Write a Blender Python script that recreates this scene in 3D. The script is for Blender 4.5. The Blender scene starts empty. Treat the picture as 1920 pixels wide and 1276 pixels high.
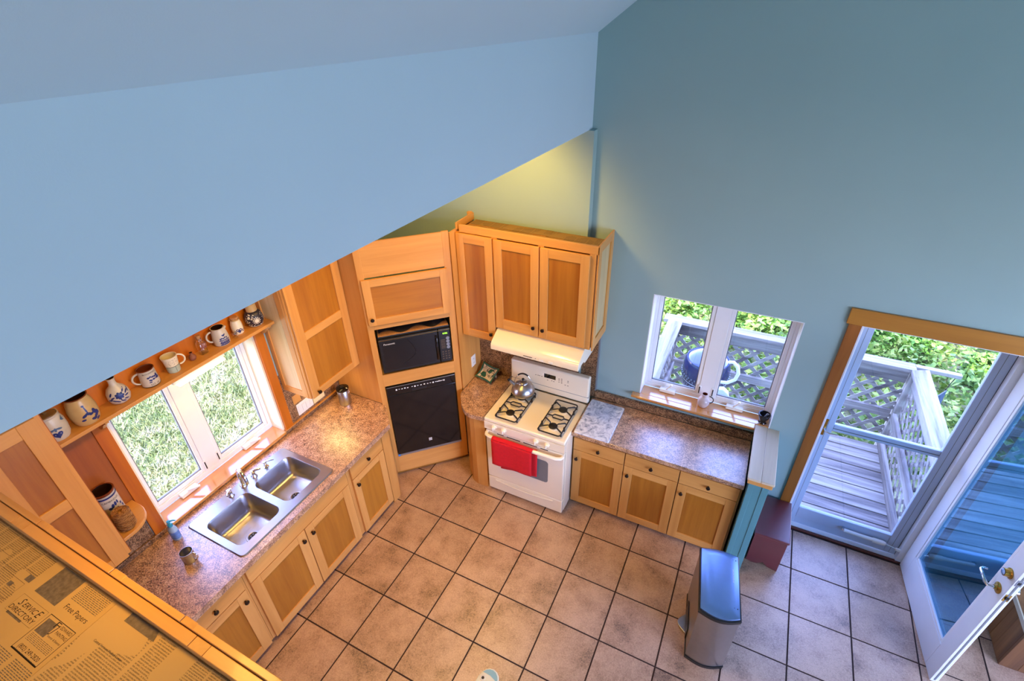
import bpy, bmesh, math, random
import numpy as np
from mathutils import Matrix, Vector

random.seed(7)
PI = math.pi
SC = bpy.context.scene
COL = SC.collection

# ------------------------------------------------------------------ camera, sky, sun, exposure
cam_d = bpy.data.cameras.new('camera')
cam = bpy.data.objects.new('camera', cam_d)
COL.objects.link(cam)
cam_d.sensor_fit = 'HORIZONTAL'
cam_d.sensor_width = 36.0
cam_d.lens = 956.3688 / 1920 * 36.0
cam_d.clip_start = 0.05
cam_d.clip_end = 300
CX = Vector((0.8953045657, 0.4450544385, -0.0188754169))
CY = Vector((0.2263143297, -0.4909505769, -0.8412784053))
CZ = Vector((-0.3836815851, 0.7489286200, -0.5402724900))
m = Matrix((CX, -CY, -CZ)).transposed().to_4x4()
m.translation = Vector((3.187, -3.577, 3.864))
cam.matrix_world = m
SC.camera = cam

SC.view_settings.view_transform = 'Standard'
SC.view_settings.look = 'None'
SC.view_settings.gamma = 1.0
SC.view_settings.use_curve_mapping = False
SC.view_settings.exposure = 0.0
SC.cycles.max_bounces = 10
SC.cycles.diffuse_bounces = 5
SC.cycles.transparent_max_bounces = 16
SC.cycles.sample_clamp_indirect = 6.0
SC.cycles.caustics_reflective = False
SC.cycles.caustics_refractive = False
SC.cycles.use_denoising = True

world = bpy.data.worlds.new('sky')
SC.world = world
world.use_nodes = True
wn = world.node_tree
bg = wn.nodes['Background']
sky = wn.nodes.new('ShaderNodeTexSky')
sky.sky_type = 'NISHITA'
sky.sun_disc = False
sky.sun_elevation = math.radians(52)
sky.sun_rotation = math.radians(183)
sky.air_density = 1.0
sky.dust_density = 1.2
sky.ozone_density = 1.5
tint = wn.nodes.new('ShaderNodeMix')      # camera white balance: the same factor over the whole sky
tint.data_type = 'RGBA'
tint.blend_type = 'MULTIPLY'
tint.inputs['Factor'].default_value = 1.0
tint.inputs[7].default_value = (1.04, 0.90, 1.22, 1)
wn.links.new(sky.outputs['Color'], tint.inputs[6])
wn.links.new(tint.outputs[2], bg.inputs['Color'])
bg.inputs['Strength'].default_value = 2.5


def lamp(name, kind, loc, energy, color, target=None, **kw):
    d = bpy.data.lights.new(name, kind)
    d.energy = energy
    d.color = color
    for k, v in kw.items():
        setattr(d, k, v)
    o = bpy.data.objects.new(name, d)
    COL.objects.link(o)
    o.location = loc
    if target is not None:
        o.rotation_euler = (Vector(target) - Vector(loc)).to_track_quat('-Z', 'Y').to_euler()
    return o


lamp('sun', 'SUN', (-0.5, -9, 12), 12.0, (1.0, 0.95, 0.86), target=(0, 0, 0), angle=0.009)
# added blue fill lamp inside the unseen east openings, aimed at the floor
lamp('blue_fill_area', 'AREA', (8.2, -3.4, 1.9), 215, (0.44, 0.60, 1.0), target=(4.4, -1.6, 0.2), shape='RECTANGLE', size=4.2, size_y=2.6)
WARM = (1.0, 0.56, 0.11)

# ------------------------------------------------------------------ mesh builder
class MB:
    def __init__(s):
        s.v = []
        s.f = []

    def add(s, vs, fs):
        n = len(s.v)
        s.v += [tuple(p) for p in vs]
        s.f += [tuple(i + n for i in f) for f in fs]
        return s

    def box(s, x0, x1, y0, y1, z0, z1):
        return s.add([(x0, y0, z0), (x1, y0, z0), (x1, y1, z0), (x0, y1, z0), (x0, y0, z1), (x1, y0, z1), (x1, y1, z1), (x0, y1, z1)],
                     [(3, 2, 1, 0), (4, 5, 6, 7), (0, 1, 5, 4), (1, 2, 6, 5), (2, 3, 7, 6), (3, 0, 4, 7)])

    def prism(s, poly, a, b, axis='z'):
        n = len(poly)
        def P(p, h):
            return (p[0], p[1], h) if axis == 'z' else ((p[0], h, p[1]) if axis == 'y' else (h, p[0], p[1]))
        vs = [P(p, a) for p in poly] + [P(p, b) for p in poly]
        fs = [tuple(range(n - 1, -1, -1)), tuple(range(n, 2 * n))] + [(i, (i + 1) % n, n + (i + 1) % n, n + i) for i in range(n)]
        return s.add(vs, fs)

    def lathe(s, prof, c=(0, 0, 0), n=28, sx=1.0, sy=1.0):
        vs = []
        fs = []
        for r, z in prof:
            for k in range(n):
                a = 2 * PI * k / n
                vs.append((c[0] + r * sx * math.cos(a), c[1] + r * sy * math.sin(a), c[2] + z))
        for i in range(len(prof) - 1):
            for k in range(n):
                k2 = (k + 1) % n
                fs.append((i * n + k, i * n + k2, (i + 1) * n + k2, (i + 1) * n + k))
        return s.add(vs, fs)

    def tube(s, pts, r, n=10, closed=False):
        P = [Vector(p) for p in pts]
        m_ = len(P)
        R = r if isinstance(r, (list, tuple)) else [r] * m_
        vs = []
        up = None
        for i in range(m_):
            if closed:
                t = (P[(i + 1) % m_] - P[i - 1]).normalized()
            else:
                t = (P[min(i + 1, m_ - 1)] - P[max(i - 1, 0)]).normalized()
            if up is None:
                up = t.orthogonal().normalized()
            up = (up - t * up.dot(t)).normalized()
            w = t.cross(up)
            for k in range(n):
                a = 2 * PI * k / n
                vs.append(P[i] + (up * math.cos(a) + w * math.sin(a)) * R[i])
        fs = []
        for i in range(m_ if closed else m_ - 1):
            j = (i + 1) % m_
            for k in range(n):
                k2 = (k + 1) % n
                fs.append((i * n + k, i * n + k2, j * n + k2, j * n + k))
        if not closed:
            fs.append(tuple(range(n - 1, -1, -1)))
            fs.append(tuple((m_ - 1) * n + k for k in range(n)))
        return s.add(vs, fs)

    def bar(s, p0, p1, w, h, up=(0, 0, 1)):
        p0 = Vector(p0)
        p1 = Vector(p1)
        t = (p1 - p0).normalized()
        u = Vector(up)
        u = (u - t * u.dot(t)).normalized()
        sd = t.cross(u)
        vs = []
        for p in (p0, p1):
            for a, b in ((-1, -1), (1, -1), (1, 1), (-1, 1)):
                vs.append(p + sd * (a * w / 2) + u * (b * h / 2))
        return s.add(vs, [(0, 1, 2, 3), (7, 6, 5, 4), (4, 5, 1, 0), (5, 6, 2, 1), (6, 7, 3, 2), (7, 4, 0, 3)])

    def loft(s, loops, cap0=False, cap1=False):
        n = len(loops[0])
        vs = [p for L in loops for p in L]
        fs = []
        for i in range(len(loops) - 1):
            for k in range(n):
                k2 = (k + 1) % n
                fs.append((i * n + k, i * n + k2, (i + 1) * n + k2, (i + 1) * n + k))
        if cap0:
            fs.append(tuple(range(n - 1, -1, -1)))
        if cap1:
            fs.append(tuple((len(loops) - 1) * n + k for k in range(n)))
        return s.add(vs, fs)

    def xform(s, mat):
        s.v = [tuple(mat @ Vector(p)) for p in s.v]
        return s


def rrect(x0, x1, y0, y1, r, z, n=6):
    pts = []
    for cx, cy, a0 in ((x1 - r, y1 - r, 0), (x0 + r, y1 - r, 90), (x0 + r, y0 + r, 180), (x1 - r, y0 + r, 270)):
        for k in range(n + 1):
            a = math.radians(a0 + 90 * k / n)
            pts.append((cx + r * math.cos(a), cy + r * math.sin(a), z))
    return pts


INV = {}


def tag(o, label=None, cat=None, group=None, kind=None):
    if label: o['label'] = label
    if cat: o['category'] = cat
    if group: o['group'] = group
    if kind: o['kind'] = kind
    return o


def thing(name, label, cat, loc=(0, 0, 0), rz=0.0, group=None):
    o = bpy.data.objects.new(name, None)
    o.empty_display_size = 0.05
    COL.objects.link(o)
    o.location = loc
    o.rotation_euler = (0, 0, rz)
    INV[o.name] = (Matrix.Translation(Vector(loc)) @ Matrix.Rotation(rz, 4, 'Z')).inverted()
    return tag(o, label, cat, group)


def mesh_of(name, mb, mat, smooth=40, inv=None):
    me = bpy.data.meshes.new(name)
    vs = mb.v if inv is None else [tuple(inv @ Vector(p)) for p in mb.v]
    me.from_pydata(vs, [], mb.f)
    me.materials.append(mat)
    if smooth:
        me.polygons.foreach_set('use_smooth', [True] * len(me.polygons))
        me.set_sharp_from_angle(angle=math.radians(smooth))
    me.update()
    return me


def obj(name, mb, mat, parent=None, label=None, cat=None, group=None, kind=None, smooth=40, bevel=0.0, seg=2, local=False, loc=None):
    inv = None
    if parent is not None and not local:
        inv = INV[parent.name]
    if loc is not None:
        inv = Matrix.Translation(-Vector(loc))
    o = bpy.data.objects.new(name, mesh_of(name, mb, mat, smooth, inv))
    COL.objects.link(o)
    if parent is not None:
        o.parent = parent
        INV[o.name] = INV[parent.name]
    elif loc is not None:
        o.location = loc
        INV[o.name] = inv
    else:
        INV[o.name] = Matrix.Identity(4)
    if bevel:
        b = o.modifiers.new('bevel', 'BEVEL')
        b.width = bevel
        b.segments = seg
        b.limit_method = 'ANGLE'
        b.angle_limit = math.radians(40)
        b.harden_normals = False
    return tag(o, label, cat, group, kind)


def text_mb(txt, size, shear=0.0, sx=1.0):
    c = bpy.data.curves.new('txt', 'FONT')
    c.body = txt
    c.size = size
    c.shear = shear
    c.resolution_u = 2
    o = bpy.data.objects.new('txt', c)
    COL.objects.link(o)
    dg = bpy.context.evaluated_depsgraph_get()
    me = o.evaluated_get(dg).to_mesh()
    mb = MB()
    mb.add([(v.co.x * sx, v.co.y, 0) for v in me.vertices], [tuple(p.vertices) for p in me.polygons])
    o.to_mesh_clear()
    bpy.data.objects.remove(o)
    bpy.data.curves.remove(c)
    return mb


def width(mb):
    return max(p[0] for p in mb.v) - min(p[0] for p in mb.v)


# ------------------------------------------------------------------ materials
def srgb(r, g, b):
    f = lambda c: (c / 255 / 12.92) if c / 255 <= 0.04045 else ((c / 255 + 0.055) / 1.055) ** 2.4
    return (f(r), f(g), f(b), 1.0)


class N:
    def __init__(s, name):
        s.m = bpy.data.materials.new(name)
        s.m.use_nodes = True
        s.t = s.m.node_tree
        s.b = s.t.nodes['Principled BSDF']

    def new(s, t, **kw):
        n = s.t.nodes.new(t)
        for k, v in kw.items():
            if k in n.inputs:
                n.inputs[k].default_value = v
            else:
                setattr(n, k, v)
        return n

    def link(s, a, b):
        s.t.links.new(a, b)

    def coords(s, scale=(1, 1, 1), rand=False):
        tc = s.new('ShaderNodeTexCoord')
        mp = s.new('ShaderNodeMapping')
        mp.inputs['Scale'].default_value = scale
        if rand:
            oi = s.new('ShaderNodeObjectInfo')
            mu = s.new('ShaderNodeMath', operation='MULTIPLY')
            mu.inputs[1].default_value = 37.0
            s.link(oi.outputs['Random'], mu.inputs[0])
            va = s.new('ShaderNodeVectorMath', operation='ADD')
            s.link(tc.outputs['Object'], va.inputs[0])
            s.link(mu.outputs[0], va.inputs[1])
            s.link(va.outputs[0], mp.inputs['Vector'])
        else:
            s.link(tc.outputs['Object'], mp.inputs['Vector'])
        return mp.outputs['Vector']

    def ramp(s, fac, stops):
        r = s.new('ShaderNodeValToRGB')
        e = r.color_ramp.elements
        while len(e) < len(stops):
            e.new(0.5)
        for i, (p, c) in enumerate(stops):
            e[i].position = p
            e[i].color = c
        s.link(fac, r.inputs['Fac'])
        return r.outputs['Color']

    def noise(s, vec, scale, detail=4, rough=0.6, dist=0.0):
        n = s.new('ShaderNodeTexNoise')
        n.inputs['Scale'].default_value = scale
        n.inputs['Detail'].default_value = detail
        n.inputs['Roughness'].default_value = rough
        n.inputs['Distortion'].default_value = dist
        s.link(vec, n.inputs['Vector'])
        return n.outputs['Fac']

    def bump(s, h, strength, dist=0.01):
        b = s.new('ShaderNodeBump')
        b.inputs['Strength'].default_value = strength
        b.inputs['Distance'].default_value = dist
        s.link(h, b.inputs['Height'])
        s.link(b.outputs['Normal'], s.b.inputs['Normal'])

    def polish(s, ior=2.2, rough=0.22):
        s.b.inputs['Coat Weight'].default_value = 1.0
        s.b.inputs['Coat IOR'].default_value = ior
        s.b.inputs['Coat Roughness'].default_value = rough
        return s

    def set(s, rough=0.5, metal=0.0, spec=None, coat=0.0):
        s.b.inputs['Roughness'].default_value = rough
        s.b.inputs['Metallic'].default_value = metal
        if spec is not None:
            s.b.inputs['Specular IOR Level'].default_value = spec
        s.b.inputs['Coat Weight'].default_value = coat
        s.b.inputs['Coat Roughness'].default_value = 0.08
        return s


def plain(name, col, rough=0.5, metal=0.0, var=0.06, scale=6.0, bump=0.0, bscale=60.0, coat=0.0, spec=None):
    n = N(name).set(rough, metal, spec, coat)
    v = n.coords()
    f = n.noise(v, scale, 3)
    lo = tuple(c * (1 - var) for c in col[:3]) + (1,)
    hi = tuple(min(1, c * (1 + var)) for c in col[:3]) + (1,)
    n.link(n.ramp(f, [(0.3, lo), (0.7, hi)]), n.b.inputs['Base Color'])
    if bump:
        n.bump(n.noise(v, bscale, 2), bump, 0.004)
    if coat > 1:
        n.polish(coat, rough)
    return n.m


def wood(name, c1, c2, axis='z', rough=0.38, freq=26.0, coat=0.12, bump=0.03, c3=None):
    n = N(name).set(rough, 0, None, coat)
    st = {'x': (0.06, 1, 1), 'y': (1, 0.06, 1), 'z': (1, 1, 0.06)}[axis]
    v = n.coords(st, rand=True)
    f = n.noise(v, freq, 6, 0.62, 0.6)
    big = n.noise(v, freq * 0.16, 3, 0.5, 1.5)
    mx = n.new('ShaderNodeMath', operation='MULTIPLY_ADD')
    n.link(big, mx.inputs[0])
    mx.inputs[1].default_value = 0.7
    sb = n.new('ShaderNodeMath', operation='MULTIPLY')
    n.link(f, sb.inputs[0])
    sb.inputs[1].default_value = 0.4
    n.link(sb.outputs[0], mx.inputs[2])
    stops = [(0.36, c2), (0.66, c1)]
    if c3: stops = [(0.38, c3), (0.50, c2), (0.66, c1)]
    n.link(n.ramp(mx.outputs[0], stops), n.b.inputs['Base Color'])
    if bump:
        n.bump(f, bump, 0.004)
    if coat > 1:
        n.polish(coat, rough)
    return n.m


def speckle(name, dark, mid, light, rough=0.28, s=1.0):
    n = N(name).set(rough, 0, 0.5)
    if rough < 0.35:
        n.polish(2.25, 0.34)
    v = n.coords()
    a = n.noise(v, 130 * s, 5, 0.7)
    b = n.noise(v, 20 * s, 3, 0.6)
    mx = n.new('ShaderNodeMath', operation='MULTIPLY_ADD')
    n.link(b, mx.inputs[0]); mx.inputs[1].default_value = 0.25
    sb = n.new('ShaderNodeMath', operation='MULTIPLY'); n.link(a, sb.inputs[0]); sb.inputs[1].default_value = 0.75
    n.link(sb.outputs[0], mx.inputs[2])
    n.link(n.ramp(mx.outputs[0], [(0.42, dark), (0.50, mid), (0.58, light)]), n.b.inputs['Base Color'])
    return n.m


def emit(name, col, strength):
    n = N(name)
    n.b.inputs['Base Color'].default_value = col
    n.b.inputs['Emission Color'].default_value = col
    n.b.inputs['Emission Strength'].default_value = strength
    return n.m


def glass(name, tint=(0.97, 0.99, 1.0, 1), gain=1.0, ior=1.5, refl=(1, 1, 1, 1)):
    n = N(name)
    t = n.t
    t.nodes.remove(n.b)
    out = t.nodes['Material Output']
    tr = n.new('ShaderNodeBsdfTransparent'); tr.inputs['Color'].default_value = tint
    gl = n.new('ShaderNodeBsdfGlossy'); gl.inputs['Roughness'].default_value = 0.0
    gl.inputs['Color'].default_value = refl
    fr = n.new('ShaderNodeFresnel')
    ge = n.new('ShaderNodeNewGeometry')
    io = n.new('ShaderNodeMath', operation='MULTIPLY_ADD')   # same reflectance from both sides of the pane
    n.link(ge.outputs['Backfacing'], io.inputs[0]); io.inputs[1].default_value = 1 / ior - ior; io.inputs[2].default_value = ior
    n.link(io.outputs[0], fr.inputs['IOR'])
    mu = n.new('ShaderNodeMath', operation='MULTIPLY'); mu.use_clamp = True
    n.link(fr.outputs[0], mu.inputs[0]); mu.inputs[1].default_value = gain
    mx = n.new('ShaderNodeMixShader')
    n.link(mu.outputs[0], mx.inputs['Fac'])
    n.link(tr.outputs[0], mx.inputs[1]); n.link(gl.outputs[0], mx.inputs[2])
    n.link(mx.outputs[0], out.inputs['Surface'])
    return n.m


M = {}
M['paint_wall'] = plain('wall_paint_blue_green', srgb(150, 176, 174), 0.7, var=0.03, scale=1.2, bump=0.06, bscale=220)
M['paint_ceil'] = plain('ceiling_paint_pale_blue', srgb(190, 207, 218), 0.75, var=0.02, scale=1.0, bump=0.05, bscale=220)
M['paint_teal'] = plain('half_wall_paint_teal', srgb(88, 142, 148), 0.5, var=0.04, scale=3)
M['paint_white'] = plain('white_trim_paint', srgb(232, 234, 238), 0.35, var=0.02)
M['storm'] = plain('storm_door_blue_shade', srgb(188, 202, 224), 0.35, var=0.02)  # white enamel with the blue-grey of sky-lit shade mixed into its colour
M['paint_cream'] = plain('window_reveal_cream', srgb(238, 226, 196), 0.5, var=0.02)
M['vinyl'] = plain('window_frame_white', srgb(236, 236, 236), 0.3, var=0.015)
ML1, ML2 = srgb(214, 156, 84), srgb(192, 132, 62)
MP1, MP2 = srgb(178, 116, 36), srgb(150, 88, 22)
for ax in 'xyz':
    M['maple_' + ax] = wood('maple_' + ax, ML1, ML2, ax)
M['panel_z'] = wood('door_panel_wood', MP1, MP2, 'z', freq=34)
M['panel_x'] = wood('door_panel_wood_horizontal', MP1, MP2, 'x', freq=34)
M['cherry_z'] = wood('casing_wood_orange', srgb(198, 110, 14), srgb(170, 86, 8), 'z')
M['cherry_y'] = wood('end_panel_red_brown', srgb(166, 92, 28), srgb(138, 70, 18), 'z')
M['casing_x'] = wood('door_head_wood', srgb(182, 122, 42), srgb(150, 94, 26), 'x', freq=16)
M['casing_z'] = wood('door_casing_wood', srgb(166, 100, 38), srgb(138, 78, 24), 'z')
M['cap'] = wood('half_wall_cap_wood', srgb(216, 200, 174), srgb(190, 170, 142), 'y', freq=18)
M['sill_x'] = wood('sill_wood_x', srgb(206, 136, 52), srgb(182, 110, 34), 'x', rough=0.14, coat=2.8)
M['sill_y'] = wood('sill_wood_y', srgb(206, 136, 52), srgb(182, 110, 34), 'y', rough=0.14, coat=2.8)
M['counter'] = speckle('laminate_brown_speckle', srgb(70, 42, 26), srgb(176, 130, 96), srgb(224, 190, 156))
M['splash'] = speckle('laminate_backsplash', srgb(52, 34, 22), srgb(120, 86, 58), srgb(176, 140, 104), rough=0.4)
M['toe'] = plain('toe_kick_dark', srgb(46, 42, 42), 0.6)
M['black'] = plain('black_plastic', srgb(22, 22, 24), 0.35, var=0.05)
M['black_gloss'] = plain('black_gloss_panel', srgb(16, 16, 18), 0.09, var=0.03)
M['black_glass'] = plain('black_microwave_window', srgb(26, 26, 30), 0.12)
M['iron'] = plain('cast_iron', srgb(20, 18, 18), 0.5)
M['knob'] = plain('dark_bronze_knob', srgb(40, 30, 26), 0.32, 0.6)
M['enamel'] = plain('white_enamel', srgb(240, 230, 206), 0.16, var=0.01, coat=0.3)
M['white_plastic'] = plain('white_plastic', srgb(232, 230, 222), 0.35, var=0.01)
M['steel'] = plain('brushed_steel', srgb(176, 174, 176), 0.30, 1.0, var=0.03, scale=30)
M['steel_lid'] = plain('brushed_steel_sky_tint', srgb(142, 172, 222), 0.34, 1.0, var=0.02, scale=30)  # steel with the blue sky reflection tinted into its colour
M['chrome'] = plain('chrome', srgb(225, 225, 228), 0.12, 1.0, var=0.0)
M['brass'] = plain('brass', srgb(190, 150, 70), 0.22, 1.0, var=0.03)
M['towel'] = plain('red_towel_cloth', srgb(204, 12, 26), 0.95, var=0.08, scale=40, bump=0.25, bscale=300)
M['bench'] = plain('red_brown_paint', srgb(98, 28, 40), 0.28, var=0.12, scale=5, coat=1.75)
M['brown_strip'] = wood('threshold_wood', srgb(120, 62, 46), srgb(86, 40, 30), 'x')
M['grey_rubber'] = plain('grey_strip', srgb(120, 124, 128), 0.5)
M['aluminium'] = plain('aluminium_strip', srgb(150, 154, 160), 0.35, 0.7)
M['blue_tape'] = plain('blue_tape', srgb(70, 130, 190), 0.6)
M['label_white'] = plain('printed_white', srgb(228, 228, 226), 0.5, var=0.0)
M['ink'] = plain('printing_ink', srgb(52, 40, 32), 0.8, var=0.05)
M['ink_grey'] = plain('printing_ink_grey', srgb(106, 90, 74), 0.8, var=0.3, scale=60)
M['led'] = emit('green_display', (0.35, 0.9, 0.05, 1), 2.0)
M['stone'] = plain('salt_glaze_grey', srgb(196, 188, 174), 0.3, var=0.07, scale=20)
M['stone_tan'] = plain('salt_glaze_tan', srgb(190, 160, 108), 0.3, var=0.12, scale=12)
M['stone_cream'] = plain('cream_glaze', srgb(224, 214, 190), 0.28, var=0.05, scale=20)
M['stone_green'] = plain('pale_green_glaze', srgb(170, 184, 168), 0.3, var=0.08, scale=30)
M['brown_glaze'] = plain('brown_glaze', srgb(110, 50, 28), 0.25, var=0.1)
M['dark_glaze'] = plain('dark_inside_glaze', srgb(44, 24, 16), 0.3)
M['cobalt'] = plain('cobalt_blue_decoration', srgb(30, 46, 110), 0.35, var=0.35, scale=60)
M['navy'] = plain('dark_ink_decoration', srgb(30, 28, 44), 0.4, var=0.1)
M['leafblue'] = plain('slate_blue_decoration', srgb(72, 96, 132), 0.4, var=0.2, scale=60)
M['clay'] = plain('unglazed_red_clay', srgb(128, 76, 54), 0.6, var=0.1, scale=30)
M['cork'] = plain('cork', srgb(176, 128, 84), 0.85, var=0.25, scale=140)
M['lid_brown'] = plain('lid_brown_glaze', srgb(120, 92, 56), 0.3, var=0.2, scale=30)
M['glass'] = glass('window_glass')
M['door_glass'] = glass('door_double_glass', (0.36, 0.60, 0.76, 1), 2.8, refl=(0.42, 0.68, 0.84, 1))   # double pane, tinted blue in transmission and reflection
M['bottle_glass'] = glass('bottle_glass', (0.86, 0.86, 0.78, 1), 3.0)
M['soap_blue'] = plain('blue_soap_label', srgb(92, 138, 216), 0.2, var=0.25, scale=50)
M['soap_teal'] = plain('teal_pump', srgb(40, 150, 184), 0.3)
M['soap_clear'] = plain('clear_blue_soap', srgb(150, 180, 214), 0.12)
M['green_tile'] = plain('dark_green_border', srgb(32, 84, 66), 0.25, var=0.15, scale=30)
M['plate_art'] = None
M['fluor'] = emit('fluorescent_tube', (1.0, 0.74, 0.32, 1), 3.5)
M['downlight'] = emit('downlight_lens', (1.0, 0.72, 0.36, 1), 14.0)
M['teal_pad'] = plain('teal_tread_pad', srgb(142, 184, 186), 0.5)
M['cream_plastic'] = plain('cream_plastic', srgb(226, 220, 190), 0.35)
M['siding'] = plain('house_siding', srgb(150, 156, 160), 0.7)
M['soil'] = plain('soil', srgb(96, 84, 62), 0.95, var=0.3, scale=3)
M['grill_blue'] = plain('blue_enamel', srgb(14, 36, 78), 0.12, coat=0.5)
M['grill_lid'] = plain('pale_blue_lid', srgb(92, 106, 156), 0.22, coat=0.4)
M['twine'] = None

# wood for the deck: grey, weathered
for ax in 'xyz':
    M['grey_' + ax] = wood('weathered_grey_wood_' + ax, srgb(188, 182, 176), srgb(138, 132, 130), ax, rough=0.75, freq=30, coat=0, bump=0.3, c3=srgb(84, 80, 84))
M['rough_z'] = wood('rough_knotty_boards', srgb(146, 98, 54), srgb(108, 68, 34), 'z', rough=0.6, freq=12, coat=0, c3=srgb(58, 34, 20))

# floor tile
n = N('terracotta_tan_tile').set(0.4, 0, 0.5).polish(1.75, 0.36)
v = n.coords(rand=True)
a = n.noise(v, 5, 5, 0.6)
b = n.noise(v, 105, 6, 0.82, 0.8)
mx = n.new('ShaderNodeMath', operation='MULTIPLY_ADD')
n.link(b, mx.inputs[0]); mx.inputs[1].default_value = 0.6
sb = n.new('ShaderNodeMath', operation='MULTIPLY'); n.link(a, sb.inputs[0]); sb.inputs[1].default_value = 0.4
n.link(sb.outputs[0], mx.inputs[2])
n.link(n.ramp(mx.outputs[0], [(0.38, srgb(92, 66, 48)), (0.46, srgb(168, 132, 104)), (0.58, srgb(202, 168, 140))]), n.b.inputs['Base Color'])
n.bump(mx.outputs[0], 0.15, 0.004)
M['tile'] = n.m
M['grout'] = plain('dark_grout', srgb(58, 40, 36), 0.9, var=0.15, scale=30)

# marble board
n = N('white_grey_marble').set(0.14, 0, 0.5)
v = n.coords((1, 1, 1))
a = n.noise(v, 13, 8, 0.7, 1.6)
n.link(n.ramp(a, [(0.34, srgb(84, 98, 128)), (0.44, srgb(176, 186, 208)), (0.56, srgb(220, 226, 238))]), n.b.inputs['Base Color'])
M['marble'] = n.m

# twine
n = N('jute_twine').set(0.9)
v = n.coords((1, 1, 1))
w = n.new('ShaderNodeTexWave'); w.bands_direction = 'Z'
w.inputs['Scale'].default_value = 60; w.inputs['Distortion'].default_value = 6; w.inputs['Detail'].default_value = 3
n.link(v, w.inputs['Vector'])
n.link(n.ramp(w.outputs['Fac'], [(0.1, srgb(120, 74, 34)), (0.8, srgb(200, 146, 82))]), n.b.inputs['Base Color'])
n.bump(w.outputs['Fac'], 0.8, 0.006)
M['twine'] = n.m


# newsprint: columns of grey lines of type, printed flat
def newsprint(name, paper, colw, line, seed):
    n = N(name).set(0.85)
    v = n.coords()
    sp = n.new('ShaderNodeSeparateXYZ'); n.link(v, sp.inputs[0])

    def frac(src, size, off):
        a_ = n.new('ShaderNodeMath', operation='MULTIPLY_ADD'); n.link(src, a_.inputs[0]); a_.inputs[1].default_value = 1 / size; a_.inputs[2].default_value = off
        f_ = n.new('ShaderNodeMath', operation='FRACT'); n.link(a_.outputs[0], f_.inputs[0])
        return f_.outputs[0]

    def less(src, t):
        c_ = n.new('ShaderNodeMath', operation='LESS_THAN'); n.link(src, c_.inputs[0]); c_.inputs[1].default_value = t
        return c_.outputs[0]

    def mul(p, q):
        c_ = n.new('ShaderNodeMath', operation='MULTIPLY'); n.link(p, c_.inputs[0]); n.link(q, c_.inputs[1])
        return c_.outputs[0]
    ln = less(frac(sp.outputs['Y'], line, seed), 0.5)
    cl = less(frac(sp.outputs['X'], colw, seed * 0.37), 0.9)
    mp = n.new('ShaderNodeMapping'); mp.inputs['Scale'].default_value = (330, 2.0 / line, 1); n.link(v, mp.inputs['Vector'])
    wd = n.new('ShaderNodeTexNoise'); wd.inputs['Scale'].default_value = 1.0; wd.inputs['Detail'].default_value = 1; n.link(mp.outputs[0], wd.inputs['Vector'])
    word = n.new('ShaderNodeMath', operation='GREATER_THAN'); n.link(wd.outputs['Fac'], word.inputs[0]); word.inputs[1].default_value = 0.43
    blk = n.new('ShaderNodeTexNoise'); blk.inputs['Scale'].default_value = 9.0; blk.inputs['Detail'].default_value = 0; n.link(v, blk.inputs['Vector'])
    bl = n.new('ShaderNodeMath', operation='GREATER_THAN'); n.link(blk.outputs['Fac'], bl.inputs[0]); bl.inputs[1].default_value = 0.42
    fac = mul(mul(ln, cl), mul(word.outputs[0], bl.outputs[0]))
    sc = n.new('ShaderNodeMath', operation='MULTIPLY'); n.link(fac, sc.inputs[0]); sc.inputs[1].default_value = 0.62
    mixn = n.new('ShaderNodeMix', data_type='RGBA')
    n.link(sc.outputs[0], mixn.inputs['Factor'])
    mixn.inputs[6].default_value = paper
    mixn.inputs[7].default_value = srgb(70, 56, 44)
    n.link(mixn.outputs[2], n.b.inputs['Base Color'])
    return n.m


PAPER = srgb(188, 150, 90)
M['news_a'] = newsprint('newsprint_classified', PAPER, 0.095, 0.0062, 0.2)
M['news_b'] = newsprint('newsprint_columns', srgb(186, 150, 94), 0.16, 0.0080, 0.6)
M['news_c'] = newsprint('newsprint_listing', srgb(184, 150, 96), 0.075, 0.0070, 0.1)
M['news_d'] = newsprint('newsprint_browned', srgb(150, 116, 62), 0.09, 0.0075, 0.4)
M['paper'] = plain('plain_newsprint', PAPER, 0.85, var=0.03)

# grass and leaves
def leafy(name, c1, c2, c3):
    n = N(name).set(0.6)
    tc = n.new('ShaderNodeNewGeometry')
    f = n.noise(tc.outputs['Position'], 2.2, 5, 0.8)
    n.link(n.ramp(f, [(0.35, c1), (0.5, c2), (0.66, c3)]), n.b.inputs['Base Color'])
    n.b.inputs['Subsurface Weight'].default_value = 0.0
    return n.m


M['leaf'] = leafy('shrub_leaves', srgb(46, 104, 30), srgb(96, 150, 46), srgb(160, 186, 78))
M['leaf2'] = leafy('undergrowth_leaves', srgb(44, 88, 26), srgb(100, 138, 48), srgb(168, 172, 88))
M['lawn'] = leafy('dry_lawn', srgb(70, 92, 40), srgb(122, 130, 80), srgb(170, 164, 134))
M['blade'] = leafy('grass_blades', srgb(66, 98, 36), srgb(124, 134, 78), srgb(176, 168, 140))


# ------------------------------------------------------------------ room shell
T = 0.41
def zc(x):
    return 3.752 + 0.709 * (x - 2.011)

RX, RZ = 5.0, zc(5.0)
w = MB()
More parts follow.
